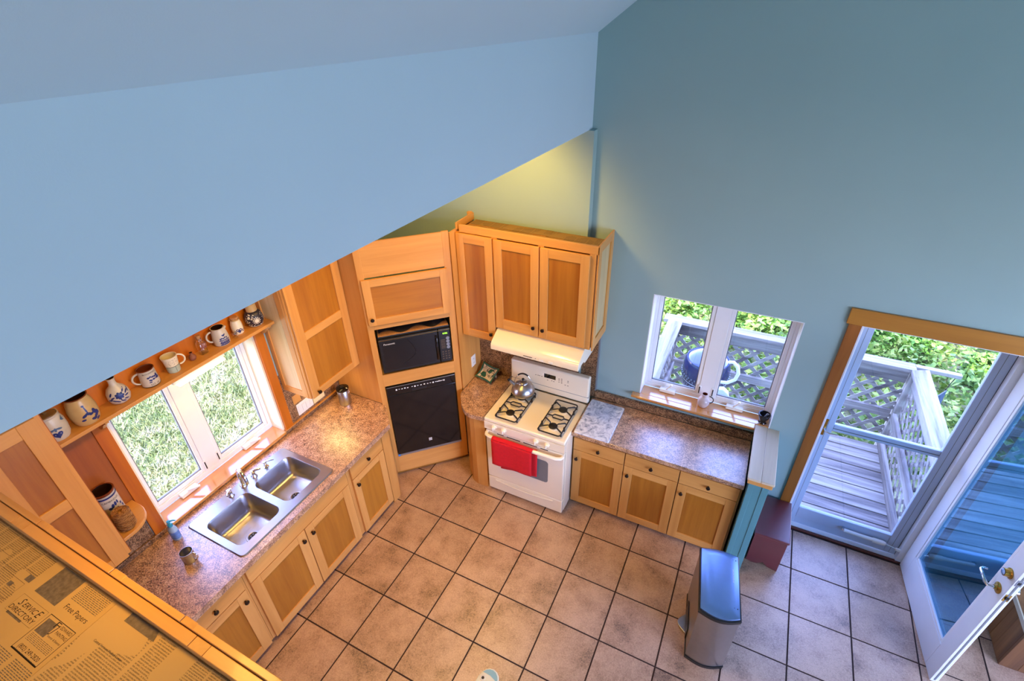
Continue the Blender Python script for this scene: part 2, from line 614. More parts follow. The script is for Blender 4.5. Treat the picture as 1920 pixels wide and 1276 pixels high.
# back (gable) wall with openings for window and door; left part stands 7.5 cm proud
w.box(-0.2, 2.583, 0, 0.2, -0.9, 2.3)
w.box(2.583, 3.617, 0, 0.2, -0.9, 1.03)
w.box(2.583, 3.617, 0, 0.2, 2.036, 2.3)
w.box(3.617, 3.935, 0, 0.2, -0.9, 2.3)
w.box(3.935, 4.86, 0, 0.2, 2.10, 2.3)
w.box(3.935, 4.86, 0.09, 0.2, -0.9, -0.06)
w.box(4.86, 8.6, 0, 0.2, -0.9, 2.3)
w.prism([(-0.2, 2.3), (8.6, 2.3), (8.6, 3.35), (RX, RZ + 0.02), (2.0, zc(2.0) + 0.02), (-0.2, 3.3)], 0, 0.2, 'y')
w.box(0, 2.05, -0.075, 0, 0.0, 3.186).box(0, 1.91, -0.075, 0, 3.186, 3.28)
obj('wall_back', w, M['paint_wall'], kind='structure', smooth=0)
w = MB()
w.box(-0.2, 0, -7.2, -2.64, -0.9, 3.3)
w.box(-0.2, 0, -1.58, 0, -0.9, 3.3)
w.box(-0.2, 0, -2.64, -1.58, -0.9, 0.93)
w.box(-0.2, 0, -2.64, -1.58, 1.93, 3.3)
obj('wall_left', w, M['paint_wall'], kind='structure', smooth=0)
w = MB().prism([(1.91, 0), (2.011, 0), (2.011, zc(2.011) + 0.02), (1.91, zc(1.91) + 0.02)], -7.19, -0.001, 'y')
w.v = [(x, y, 3.186 - 0.0112 * y if z == 0 else z) for x, y, z in w.v]
obj('wall_soffit', w, M['paint_ceil'], kind='structure', smooth=0)
w = MB()
w.prism([(1.95, zc(1.95)), (RX, RZ), (RX, RZ + 0.15), (1.95, zc(1.95) + 0.15)], -7.2, 0.15, 'y')
w.prism([(RX, RZ), (8.6, 3.35), (8.6, 3.5), (RX, RZ + 0.15)], -7.2, 0.15, 'y')
obj('ceiling', w, M['paint_ceil'], kind='structure', smooth=0)
w = MB().box(-0.25, 1.93, -7.2, 0.15, 3.28, 3.42)
obj('ceiling_kitchen', w, M['paint_ceil'], kind='structure', smooth=0)
w = MB()
w.prism([(-0.2, -0.9), (8.6, -0.9), (8.6, 3.4), (RX, RZ + 0.05), (-0.2, zc(-0.2))], -7.4, -7.2, 'y')
obj('wall_rear', w, M['paint_wall'], kind='structure', smooth=0)
w = MB()   # east wall: big openings for the windows that light the room
w.box(8.4, 8.6, -7.2, -6.2, -0.9, 3.4)
w.box(8.4, 8.6, -1.0, 0, -0.9, 3.4)
w.box(8.4, 8.6, -6.2, -1.0, -0.9, 0.3)
w.box(8.4, 8.6, -6.2, -1.0, 3.1, 3.4)
obj('wall_right', w, M['paint_wall'], kind='structure', smooth=0)

fl = MB().box(-0.0, 8.6, -7.2, 0.09, -0.12, -0.003)
floor = obj('floor', fl, M['grout'], kind='structure', smooth=0)
tm = MB()
g = 0.0055
tm.box(g, T - g, g, T - g, -0.008, 0.0)
tme = mesh_of('tile', tm, M['tile'], 0)
for i in range(-1, 14):
    for j in range(0, 9):
        o = bpy.data.objects.new('tile', tme)
        COL.objects.link(o)
        o.parent = floor
        o.location = (0.77 + i * T, -0.76 + (1 - j) * T, random.uniform(-0.0006, 0.0006))
        if j == 0 and 0: pass
        bv = None

# half wall between counter and door
hw = MB().box(3.54, 3.67, -0.57, -0.002, 0, 1.03)
half = obj('wall_half', hw, M['paint_teal'], kind='structure', smooth=0)
gm = MB().box(3.538, 3.575, -0.574, -0.566, 0, 1.03).box(3.628, 3.672, -0.574, -0.566, 0, 1.03)
obj('corner_bead', gm, M['paint_teal'], half, smooth=0, bevel=0.002)
cp = MB().box(3.515, 3.603, -0.61, 0.125, 1.050, 1.0705)
t_ = thing('half_wall_cap', 'pale wooden cap of two boards on top of the teal half wall', 'wall cap', (3.6, -0.3, 1.02))
obj('cap_board', cp, M['cap'], t_, bevel=0.003)
obj('cap_board', MB().box(3.604, 3.692, -0.61, -0.001, 1.050, 1.0705), M['cap'], t_, bevel=0.003)
obj('end_moulding', MB().box(3.522, 3.685, -0.602, -0.572, 1.008, 1.0495), M['maple_x'], t_, bevel=0.004)

# ------------------------------------------------------------------ window in the back wall
def window(name, label_axis, plane, a0, a1, z0, z1, mull, axis, depth=0.05, fr=0.05, glassm=None, revealm=None, frame_m=None):
    """double casement; runs along axis at plane; returns structure object"""
    def B(mb, u0, u1, d0, d1, zz0, zz1):
        if axis == 'x':
            mb.box(u0, u1, plane + d0, plane + d1, zz0, zz1)
        else:
            mb.box(plane - d1, plane - d0, u0, u1, zz0, zz1)
        return mb
    out = MB()
    B(out, a0, a0 + fr * 0.55, 0, depth, z0 + fr * 0.8, z1 - fr * 0.8); B(out, a1 - fr * 0.55, a1, 0, depth, z0 + fr * 0.8, z1 - fr * 0.8)
    B(out, a0, a1, 0, depth, z0, z0 + fr * 0.8); B(out, a0, a1, 0, depth, z1 - fr * 0.8, z1)
    mid0, mid1 = mull
    B(out, mid0 + 0.03, mid1 - 0.03, 0, depth, z0 + fr * 0.8, z1 - fr * 0.8)
    win = obj(name, out, frame_m or M['vinyl'], kind='structure', smooth=0, bevel=0.003)
    for (s0, s1) in ((a0 + fr * 0.55, mid0 + 0.03), (mid1 - 0.03, a1 - fr * 0.55)):
        sm = MB()
        e = 0.03
        zb, zt = z0 + fr * 0.8, z1 - fr * 0.8
        B(sm, s0, s0 + e, 0.006, depth - 0.008, zb, zt); B(sm, s1 - e, s1, 0.006, depth - 0.008, zb, zt)
        B(sm, s0 + e, s1 - e, 0.006, depth - 0.008, zb, zb + e); B(sm, s0 + e, s1 - e, 0.006, depth - 0.008, zt - e, zt)
        sash = obj('sash', sm, M['vinyl'], win, smooth=0, bevel=0.004)
        gk = MB()
        q = 0.007
        B(gk, s0 + e, s0 + e + q, 0.016, 0.030, zb + e, zt - e); B(gk, s1 - e - q, s1 - e, 0.016, 0.030, zb + e, zt - e)
        B(gk, s0 + e, s1 - e, 0.016, 0.030, zb + e, zb + e + q)
        obj('gasket', gk, M['grey_rubber'], sash, smooth=0)
        pm = MB()
        B(pm, s0 + e, s1 - e, 0.022, 0.026, zb + e, zt - e)
        obj('pane', pm, M['glass'], sash, smooth=0)
        # crank operator at the bottom
        cm = MB()
        c = (s0 + s1) / 2 - (0.03 if axis == 'x' else -0.02)
        B(cm, c - 0.065, c + 0.065, -0.045, 0.0, z0 + 0.001, z0 + 0.032)
        crank = obj('crank', cm, M['white_plastic'], win, smooth=0, bevel=0.005)
        am = MB()
        if axis == 'x':
            am.bar((c - 0.01, plane - 0.03, z0 + 0.03), (c + 0.03, plane - 0.045, z0 + 0.10), 0.018, 0.012)
        else:
            am.bar((plane + 0.03, c - 0.01, z0 + 0.036), (plane + 0.10, c + 0.05, z0 + 0.058), 0.018, 0.012)
        obj('crank_handle', am, M['white_plastic'], crank, smooth=0, bevel=0.002)
    # two sash locks on the mullion
    for c in (mid0 + 0.032, mid1 - 0.032):
        lm = MB()
        B(lm, c - 0.011, c + 0.011, -0.006, 0.0, z0 + 0.05, z0 + 0.14)
        lk = obj('sash_lock', lm, M['vinyl'], win, smooth=0, bevel=0.002)
        sm = MB()
        B(sm, c - 0.004, c + 0.004, -0.0075, -0.006, z0 + 0.062, z0 + 0.128)
        obj('lock_slot', sm, M['black'], lk, smooth=0)
    return win


window('window_1', '', 0.13, 2.585, 3.615, 1.080, 2.036, (3.012, 3.182), 'x')
rv = MB().box(2.583, 2.590, 0, 0.13, 1.03, 2.036).box(3.610, 3.617, 0, 0.13, 1.03, 2.036).box(2.583, 3.617, 0, 0.13, 2.03, 2.036)
obj('trim_1', rv, M['paint_white'], kind='structure', smooth=0)
sill = thing('window_sill', 'glossy orange wooden sill under the back window with moulding below', 'window sill', (3.0, 0, 1.03))
obj('sill_board', MB().box(2.525, 3.513, -0.06, 0.0, 1.056, 1.078).box(2.591, 3.609, -0.0001, 0.13, 1.056, 1.078), M['sill_x'], sill, bevel=0.004)
obj('sill_moulding', MB().prism([(-0.05, 1.056), (-0.001, 1.056), (-0.001, 1.026), (-0.03, 1.030)], 2.565, 3.513, 'x'), M['sill_x'], sill)

# window in the left wall over the sink
window('window_2', '', -0.13, -2.625, -1.595, 0.958, 1.93, (-2.225, -2.055), 'y', fr=0.055)
rv = MB().box(-0.13, -0.0, -1.595, -1.58, 0.95, 1.93).box(-0.13, 0.0, -2.64, -2.625, 0.95, 1.93)
obj('trim_2', rv, M['paint_cream'], kind='structure', smooth=0)
sill = thing('window_sill', 'deep glossy wooden sill behind the kitchen sink', 'window sill', (0, -2.1, 0.93))
obj('sill_board', MB().box(-0.13, 0.032, -2.625, -1.595, 0.93, 0.956), M['sill_y'], sill, bevel=0.003)
for y0, nm in ((-2.715, 'left'), (-1.58, 'right')):
    t_ = obj('window_casing', MB().box(0.0, 0.022, y0, y0 + 0.075, 0.952, 1.973), M['cherry_z'],
             label='dark orange vertical casing board %s the sink window' % ('on the near left side of' if nm == 'left' else 'on the far right side of'), cat='casing', loc=(0.0, y0, 0.952), bevel=0.002)

# ------------------------------------------------------------------ wood panel helpers
KNOB = None
def knob_mb(p, d):
    """small turned knob at p pointing along d"""
    mb = MB().lathe([(0.006, 0), (0.006, 0.012), (0.015, 0.016), (0.0165, 0.022), (0.013, 0.028), (0.0, 0.030)], n=14)
    q = Vector(d).to_track_quat('Z', 'Y').to_matrix().to_4x4()
    q.translation = Vector(p)
    return mb.xform(q)


class Face:
    """maps (s along face, d outward, z) to world for a cabinet front"""
    def __init__(f, org, along, out):
        f.o, f.a, f.n = Vector(org), Vector(along), Vector(out)

    def box(f, mb, s0, s1, d0, d1, z0, z1):
        vs = []
        for z in (z0, z1):
            for s, d in ((s0, d0), (s1, d0), (s1, d1), (s0, d1)):
                p = f.o + f.a * s + f.n * d
                vs.append((p.x, p.y, p.z + z))
        flip = f.a.cross(f.n).z < 0
        fs = [(3, 2, 1, 0), (4, 5, 6, 7), (0, 1, 5, 4), (1, 2, 6, 5), (2, 3, 7, 6), (3, 0, 4, 7)]
        if flip:
            fs = [tuple(reversed(q)) for q in fs]
        return mb.add(vs, fs)

    def p(f, s, d, z):
        q = f.o + f.a * s + f.n * d
        return Vector((q.x, q.y, q.z + z))


def ax_of(f):
    return 'x' if abs(f.a.x) > 0.9 else ('y' if abs(f.a.y) > 0.9 else 'x')


def door(par, f, s0, s1, z0, z1, knob=None, fw=0.068, mid=None, th=0.022, hor=False, rail=None, bottom=None):
    ra = M['maple_' + ax_of(f)]
    rw = rail or fw
    bw = bottom or rw
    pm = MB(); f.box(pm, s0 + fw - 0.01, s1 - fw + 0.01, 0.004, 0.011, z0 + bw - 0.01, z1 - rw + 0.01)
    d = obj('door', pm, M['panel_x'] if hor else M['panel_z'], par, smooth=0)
    for (a, b) in ((s0, s0 + fw), (s1 - fw, s1)):
        mb = MB(); f.box(mb, a, b, 0.001, th, z0, z1)
        obj('stile', mb, M['maple_z'], d, smooth=0, bevel=0.0015, seg=1)
    zs = [(z0, z0 + bw), (z1 - rw, z1)] + ([mid] if mid else [])
    for (a, b) in zs:
        mb = MB(); f.box(mb, s0 + fw, s1 - fw, 0.001, th - 0.0006, a, b)
        obj('rail', mb, ra, d, smooth=0, bevel=0.0015, seg=1)
    if knob:
        obj('knob', knob_mb(f.p(knob[0], th, knob[1]), f.n), M['knob'], d)
    return d


def drawer(par, f, s0, s1, z0, z1, knob=True, th=0.022, name='drawer'):
    mb = MB(); f.box(mb, s0, s1, 0.001, th, z0, z1)
    d = obj(name, mb, M['maple_' + ax_of(f)], par, smooth=0, bevel=0.002, seg=1)
    if knob:
        obj('knob', knob_mb(f.p((s0 + s1) / 2, th, (z0 + z1) / 2 - 0.005), f.n), M['knob'], d)
    return d


# ------------------------------------------------------------------ base cabinets on the back wall (right of the stove)
FB = Face((0, -0.488, 0), (1, 0, 0), (0, -1, 0))
LB = ['wooden base cabinet with drawer right beside the white stove', 'middle wooden base cabinet of the three under the lavender lit counter', 'wooden base cabinet with drawer against the teal half wall']
for i, (a, b) in enumerate(((2.183, 2.628), (2.630, 3.066), (3.068, 3.522))):
    c = thing('base_cabinet', LB[i], 'cabinet', ((a + b) / 2, -0.25, 0), group='base cabinets')
    mb = MB().box(a, b, -0.487, -0.03, 0.035, 0.872)
    obj('carcass', mb, M['maple_z'], c, smooth=0)
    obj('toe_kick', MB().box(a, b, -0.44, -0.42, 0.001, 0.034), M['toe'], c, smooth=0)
    drawer(c, FB, a + 0.003, b - 0.003 - (0.012 if i == 2 else 0), 0.700, 0.832)
    door(c, FB, a + 0.003, b - 0.003 - (0.012 if i == 2 else 0), 0.055, 0.694, (a + 0.038, 0.606), fw=0.072)
ct = thing('countertop', 'brown speckled laminate counter right of the stove', 'countertop', (2.85, -0.28, 0.872))
obj('slab', MB().box(2.176, 3.522, -0.545, -0.03, 0.873, 0.914), M['counter'], ct, bevel=0.004)
obj('upstand', MB().box(2.195, 3.522, -0.030, -0.002, 0.9145, 0.99), M['splash'], ct, bevel=0.003)
mbd = MB().loft([rrect(2.190, 2.490, -0.545, -0.08, 0.012, 0.9145), rrect(2.190, 2.490, -0.545, -0.08, 0.012, 0.932)], True, True)
obj('marble_board', mbd, M['marble'], label='grey veined marble pastry board on the counter beside the stove', cat='cutting board', loc=(2.34, -0.31, 0.9145), bevel=0.003)

# ------------------------------------------------------------------ left counter with sink
FL = Face((0.678, 0, 0), (0, 1, 0), (1, 0, 0))
# sections run along y
c = thing('base_cabinet', 'wooden base cabinet with drawer nearest the black dishwasher', 'cabinet', (0.35, -1.4, 0), group='base cabinets')
obj('carcass', MB().prism([(0.03, -1.64), (0.677, -1.64), (0.677, -1.118), (0.515, -0.945), (0.03, -0.945)], 0.035, 0.862), M['maple_z'], c, smooth=0)
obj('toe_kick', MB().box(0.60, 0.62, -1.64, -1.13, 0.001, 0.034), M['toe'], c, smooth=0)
obj('end_return', MB().prism([(0.6785, -1.1175), (0.697, -1.1175), (0.552, -0.957), (0.54, -0.945)], 0.002, 0.862), M['maple_z'], c, smooth=0)
obj('end_stile', MB().box(0.6785, 0.698, -1.215, -1.118, 0.002, 0.862), M['maple_z'], c, smooth=0, bevel=0.002)
drawer(c, FL, -1.610, -1.222, 0.700, 0.848)
door(c, FL, -1.610, -1.222, 0.045, 0.694, (-1.575, 0.620), fw=0.066)
c = thing('sink_cabinet', 'wide wooden sink base cabinet with two doors and plain false front', 'cabinet', (0.35, -2.13, 0), group='base cabinets')
obj('carcass', MB().box(0.03, 0.677, -2.625, -1.642, 0.035, 0.716), M['maple_z'], c, smooth=0)
obj('face_top', MB().box(0.655, 0.677, -2.625, -1.642, 0.716, 0.862), M['maple_y'], c, smooth=0)
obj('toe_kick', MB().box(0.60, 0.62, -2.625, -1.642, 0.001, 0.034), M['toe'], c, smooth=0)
drawer(c, FL, -2.605, -1.662, 0.708, 0.855, knob=False, name='false_front')
door(c, FL, -2.128, -1.662, 0.045, 0.702, (-2.085, 0.62), fw=0.072)
door(c, FL, -2.605, -2.134, 0.045, 0.702, (-2.172, 0.62), fw=0.072)
c = thing('base_cabinet', 'wooden base cabinet with drawer partly hidden by the newspaper topped cabinet', 'cabinet', (0.35, -2.9, 0), group='base cabinets')
obj('carcass', MB().box(0.03, 0.677, -3.225, -2.627, 0.035, 0.862), M['maple_z'], c, smooth=0)
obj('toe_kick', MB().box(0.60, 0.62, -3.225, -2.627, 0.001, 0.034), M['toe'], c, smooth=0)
drawer(c, FL, -3.06, -2.648, 0.708, 0.855)
door(c, FL, -3.06, -2.648, 0.045, 0.702, (-2.682, 0.62), fw=0.072)

ct = thing('countertop', 'long brown speckled laminate counter holding the double sink', 'countertop', (0.36, -2.1, 0.862))
SX0, SX1, SY0, SY1 = 0.125, 0.645, -2.55, -1.74
cm = MB()
cm.box(0.0, SX0, -3.235, -0.928, 0.863, 0.914)
cm.box(SX1, 0.725, -3.235, SY1, 0.863, 0.914)
cm.box(SX0, SX1, -3.235, SY0, 0.863, 0.914)
cm.prism([(SX0, SY1), (0.725, SY1), (0.725, -1.115), (0.555, -0.945), (0.537, -0.928), (SX0, -0.928)], 0.863, 0.914)
obj('slab', cm, M['counter'], ct, smooth=0)
obj('upstand', MB().box(0.0005, 0.026, -3.235, -0.93, 0.9145, 0.951), M['splash'], ct, bevel=0.003)
obj('trim_strip', MB().box(0.0005, 0.030, -1.59, -0.93, 0.9515, 0.957), M['maple_y'], ct, smooth=0)
t_ = thing('backsplash', 'brown laminate backsplash panel right of the sink window', 'backsplash', (0, -1.2, 0.95))
obj('panel', MB().box(0.0005, 0.010, -1.503, -0.93, 0.9575, 1.45), M['splash'], t_, smooth=0)
t_ = thing('backsplash', 'brown laminate backsplash panel left of the sink under the rounded shelf', 'backsplash', (0, -2.9, 0.95))
obj('panel', MB().box(0.0005, 0.010, -3.235, -2.72, 0.9515, 1.27), M['splash'], t_, smooth=0)

# sink
sk = thing('kitchen_sink', 'double bowl stainless steel sink set in the speckled counter', 'sink', (0.385, -2.145, 0.914))
bm = bmesh.new()
def ring(pts):
    vs = [bm.verts.new(p) for p in pts]
    return [bm.edges.new((vs[i], vs[(i + 1) % len(vs)])) for i in range(len(vs))], vs
e = []
o_, ov = ring(rrect(0.112, 0.664, -2.563, -1.727, 0.03, 0.9225))
B1 = (0.222, 0.600, -2.518, -2.172)
B2 = (0.222, 0.600, -2.114, -1.768)
r1, v1 = ring(rrect(*B1, 0.055, 0.9225))
r2, v2 = ring(rrect(*B2, 0.055, 0.9225))
bmesh.ops.triangle_fill(bm, edges=o_ + r1 + r2, use_beauty=True)
lo_, lv = ring(rrect(0.105, 0.671, -2.570, -1.720, 0.035, 0.9150))
for i in range(len(ov)):
    j = (i + 1) % len(ov)
    bm.faces.new((ov[j], ov[i], lv[i], lv[j]))
bm.normal_update()
mb = MB()
bm.verts.index_update()
mb.add([v.co[:] for v in bm.verts], [tuple(v.index for v in f.verts) for f in bm.faces])
bm.free()
obj('rim', mb, M['steel'], sk, smooth=30)
for B_ in (B1, B2):
    x0, x1, y0, y1 = B_
    L = [rrect(x0, x1, y0, y1, 0.055, 0.9225), rrect(x0 + .006, x1 - .006, y0 + .006, y1 - .006, 0.055, 0.912),
         rrect(x0 + .014, x1 - .014, y0 + .014, y1 - .014, 0.055, 0.79), rrect(x0 + .022, x1 - .022, y0 + .022, y1 - .022, 0.06, 0.760),
         rrect(x0 + .05, x1 - .05, y0 + .05, y1 - .05, 0.06, 0.744), rrect(x0 + .14, x1 - .14, y0 + .13, y1 - .13, 0.03, 0.740)]
    bw = MB().loft(L, False, True)
    bw.f = [tuple(reversed(q)) for q in bw.f]
    bo = obj('bowl', bw, M['steel'], sk, smooth=60)
    dy = -1.95 if B_ is B2 else -2.352
    obj('drain_flange', MB().lathe([(0.034, 0.001), (0.040, 0.0045), (0.048, 0.004), (0.050, 0.0005)], (0.445, dy, 0.742), 24), M['steel'], bo)
    obj('strainer', MB().lathe([(0.036, -0.001), (0.034, 0.002), (0.028, 0.0035), (0.012, 0.0045), (0.0, 0.009)], (0.445, dy, 0.744), 18), M['iron'], bo)
    sp = MB()
    for k in range(5):
        a = 2 * PI * k / 5
        sp.lathe([(0.005, 0.0), (0.004, 0.004), (0, 0.005)], (0.445 + 0.016 * math.cos(a), dy + 0.016 * math.sin(a), 0.749), 8)
    obj('strainer_post', sp, M['steel'], bo)
fa = thing('faucet', 'chrome gooseneck faucet with side handles behind the sink', 'faucet', (0.165, -2.14, 0.9225))
base = (0.165, -2.142, 0.923)
pts = [(0.165, -2.142, 0.926 + 0.028 * k) for k in range(5)]
for k in range(13):
    a = PI - PI * 1.12 * k / 12
    pts.append((0.165 + 0.055 + 0.055 * math.cos(a), -2.142 - 0.012 * (1 + math.cos(a)), 1.042 + 0.070 * math.sin(a)))
obj('spout', MB().tube(pts, [0.017] * 5 + [0.0165 - 0.0003 * k for k in range(13)], 14).lathe([(0.028, 0), (0.028, 0.006), (0.02, 0.02), (0.017, 0.022)], base, 20), M['chrome'], fa, smooth=50)
for y, s in ((-2.248, -1), (-2.043, 1)):
    h = obj('handle', MB().lathe([(0.024, 0), (0.024, 0.005), (0.016, 0.012), (0.014, 0.05), (0.017, 0.06), (0.0, 0.068)], (0.162, y, 0.923), 18), M['chrome'], fa, smooth=50)
    obj('lever', MB().tube([(0.162, y, 0.976), (0.185, y + s * 0.02, 0.988), (0.205, y + s * 0.045, 0.984)], [0.013, 0.012, 0.008], 10), M['chrome'], h, smooth=50)
sp_ = thing('soap_pump', 'small chrome soap dispenser pump beside the faucet', 'dispenser', (0.163, -1.933, 0.9225))
obj('base', MB().lathe([(0.022, 0), (0.022, 0.005), (0.012, 0.011), (0.010, 0.035), (0.014, 0.04), (0.012, 0.052), (0, 0.054)], (0.163, -1.933, 0.923), 18), M['chrome'], sp_, smooth=50)
obj('nozzle', MB().tube([(0.163, -1.933, 0.968), (0.185, -1.905, 0.972), (0.205, -1.88, 0.968)], [0.006, 0.005, 0.004], 8), M['chrome'], sp_)

# ------------------------------------------------------------------ corner cabinet at 45 degrees with dishwasher and microwave
A45 = PI / 4
oc = thing('corner_cabinet', 'tall maple cabinet set diagonally in the corner around microwave and dishwasher', 'cabinet', (0.54, -0.925, 0), A45)
def LBX(*a):
    return MB().box(*a)
kw = dict(local=True, smooth=0)
obj('stile', LBX(-0.03, 0.020, 0, 0.02, 0.06, 2.455), M['maple_z'], oc, bevel=0.0015, **kw)
obj('stile', LBX(0.650, 0.705, 0, 0.02, 0.06, 2.455), M['maple_z'], oc, bevel=0.0015, **kw)
obj('top_panel', LBX(0.020, 0.650, 0.002, 0.02, 2.165, 2.450), M['maple_x'], oc, **kw)
obj('rail', LBX(0.020, 0.650, 0.0, 0.02, 1.700, 1.745), M['maple_x'], oc, **kw)
obj('rail', LBX(0.020, 0.650, 0.0, 0.02, 1.115, 1.240), M['maple_x'], oc, **kw)
obj('rail', LBX(0.020, 0.650, 0.0, 0.02, 0.060, 0.265), M['maple_x'], oc, **kw)
obj('toe_kick', LBX(-0.02, 0.69, 0.04, 0.055, 0.001, 0.06), M['casing_x'], oc, **kw)
obj('shelf', LBX(0.0, 0.66, 0.022, 0.5, 1.215, 1.238), M['maple_x'], oc, **kw)
obj('inner_back', LBX(-0.02, 0.69, 0.5, 0.515, 0.02, 1.70), M['maple_x'], oc, **kw)
obj('inner_top', LBX(0.0, 0.66, 0.022, 0.5, 1.702, 1.72), M['maple_x'], oc, **kw)
F45 = Face((0, 0, 0), (1, 0, 0), (0, -1, 0))
def door_l(par, s0, s1, z0, z1, knob):
    fw = 0.062
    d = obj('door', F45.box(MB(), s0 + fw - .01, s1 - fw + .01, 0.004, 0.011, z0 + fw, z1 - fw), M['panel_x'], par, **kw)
    for a, b in ((s0, s0 + fw), (s1 - fw, s1)):
        obj('stile', F45.box(MB(), a, b, 0.001, 0.022, z0, z1), M['maple_z'], d, bevel=0.0015, **kw)
    for a, b in ((z0, z0 + fw), (z1 - fw, z1)):
        obj('rail', F45.box(MB(), s0 + fw, s1 - fw, 0.001, 0.0214, a, b), M['maple_x'], d, bevel=0.0015, **kw)
    obj('knob', knob_mb(F45.p(knob[0], 0.022, knob[1]), F45.n), M['knob'], d, local=True)
door_l(oc, -0.010, 0.663, 1.748, 2.155, (0.022, 1.812))
sd = MB().prism([(0.0, -0.925), (0.525, -0.925), (0.525, -0.905), (0.0, -0.905)], 0.915, 2.455)
obj('side_panel', sd, M['maple_z'], oc, smooth=0)
sd = MB().prism([(1.035, -0.420), (1.053, -0.432), (1.053, -0.076), (1.035, -0.076)], 0.915, 2.44)
obj('side_panel', sd, M['maple_z'], oc, smooth=0)

dw = thing('dishwasher', 'black dishwasher built into the corner cabinet below the microwave', 'dishwasher', (0.54, -0.925, 0.27), A45)
def L2(x0, x1, y0, y1, z0, z1): return MB().box(x0, x1, y0, y1, z0 - 0.27, z1 - 0.27)
obj('body', L2(0.028, 0.642, 0.03, 0.48, 0.272, 1.108), M['black'], dw, **kw)
obj('door', L2(0.026, 0.645, -0.012, 0.03, 0.295, 1.010), M['black_gloss'], dw, bevel=0.004, **kw)
cpn = obj('control_panel', L2(0.026, 0.645, -0.014, 0.03, 1.013, 1.108), M['black_gloss'], dw, bevel=0.004, **kw)
obj('chrome_edge', L2(0.026, 0.645, -0.0155, -0.010, 1.100, 1.104), M['aluminium'], cpn, **kw)
obj('handle_recess', MB().add(rrect(0.245, 0.385, 1.022 - .27, 1.048 - .27, 0.012, -0.0146), [tuple(range(28))]).xform(Matrix(((1, 0, 0, 0), (0, 0, 1, 0), (0, 1, 0, 0), (0, 0, 0, 1)))), M['black'], cpn, **kw)
mb = MB()
for k, s in enumerate((0.105, 0.13, 0.155, 0.18, 0.205, 0.245, 0.27, 0.295, 0.325, 0.355, 0.385, 0.41, 0.435, 0.46, 0.475, 0.49, 0.505, 0.52, 0.535)):
    hh = 0.004 if k % 3 else 0.007
    mb.box(s, s + 0.013, -0.0148, -0.0141, 1.066 - hh - .27 + 0.003 * (k % 2), 1.066 + hh - .27)
obj('button_print', mb, M['label_white'], cpn, kind='stuff', **kw)
mb = MB().box(0.333, 0.363, -0.0127, -0.012, 0.385 - .27, 0.418 - .27)
lg = obj('logo_plate', mb, M['label_white'], dw, bevel=0.0004, **kw)
tub = []
for k in range(40):
    a = 2 * PI * k / 40
    tub.append((0.348 + 0.011 * math.cos(a) * (1 + 0.15 * math.sin(2 * a)), -0.0132, 0.1315 + 0.011 * math.sin(a)))
mbx = MB().tube(tub, 0.0011, 5, True)
mbx.tube([(0.340, -0.0132, 0.128), (0.346, -0.0132, 0.137), (0.349, -0.0132, 0.128), (0.356, -0.0132, 0.136)], 0.001, 5)
obj('logo', mbx, M['black'], lg, local=True)
obj('bottom_strip', L2(0.022, 0.648, -0.006, 0.02, 0.268, 0.290), M['aluminium'], dw, **kw)
obj('tape', L2(0.022, 0.045, -0.0085, -0.006, 0.268, 0.300), M['blue_tape'], dw, **kw)

mw = thing('microwave', 'black countertop microwave in the corner cabinet niche', 'microwave oven', (0.54, -0.925, 1.24), A45)
def L3(x0, x1, y0, y1, z0, z1): return MB().box(x0, x1, y0, y1, z0 - 1.24, z1 - 1.24)
obj('body', L3(0.032, 0.640, 0.012, 0.40, 1.258, 1.615), M['black'], mw, bevel=0.006, **kw)
dr = obj('door', L3(0.033, 0.532, -0.012, 0.011, 1.262, 1.600), M['black'], mw, bevel=0.006, **kw)
obj('window', MB().add(rrect(0.060, 0.505, 1.285 - 1.24, 1.575 - 1.24, 0.03, -0.0127), [tuple(range(28))]).xform(Matrix(((1, 0, 0, 0), (0, 0, 1, 0), (0, 1, 0, 0), (0, 0, 0, 1)))), M['black_glass'], dr, **kw)
obj('door_handle', MB().tube([(0.516, -0.013, 0.305), (0.516, -0.03, 0.285), (0.516, -0.033, 0.2), (0.516, -0.03, 0.085), (0.516, -0.013, 0.065)], 0.010, 10), M['black_gloss'], dr, local=True)
obj('top_trim', L3(0.033, 0.532, -0.0135, -0.012, 1.588, 1.592), M['brass'], dr, **kw)
tx = text_mb('Panasonic', 0.024, sx=1.0).xform(Matrix.Translation((0.072, -0.0131, 0.302)) @ Matrix.Rotation(PI / 2, 4, 'X'))
obj('brand_print', tx, M['label_white'], dr, **kw)
hair = [(0.27 + 0.06 * math.sin(k / 14 * 2.6) - 0.006 * max(0, k - 8) ** 1.55, -0.0135, 0.325 - 0.0175 * k) for k in range(15)]
obj('loose_cord', MB().tube(hair, 0.0016, 5), M['black'], dr, local=True)
cpn = obj('control_panel', L3(0.535, 0.640, -0.012, 0.011, 1.262, 1.600), M['black'], mw, bevel=0.006, **kw)
obj('panel_trim', L3(0.535, 0.640, -0.0135, -0.012, 1.588, 1.592), M['brass'], cpn, **kw)
tx = text_mb('4:06', 0.026).xform(Matrix.Translation((0.572, -0.0131, 0.306)) @ Matrix.Rotation(PI / 2, 4, 'X'))
obj('clock_display', tx, M['led'], cpn, **kw)
mb = MB()
for r in range(4):
    for cc in range(3):
        mb.box(0.556 + cc * 0.026, 0.568 + cc * 0.026, -0.0136, -0.012, 0.052 + r * 0.024, 0.060 + r * 0.024)
for r in range(7):
    mb.box(0.553, 0.590, -0.0128, -0.012, 0.165 + r * 0.014, 0.170 + r * 0.014)
obj('keypad_print', mb, M['ink_grey'], cpn, kind='stuff', **kw)
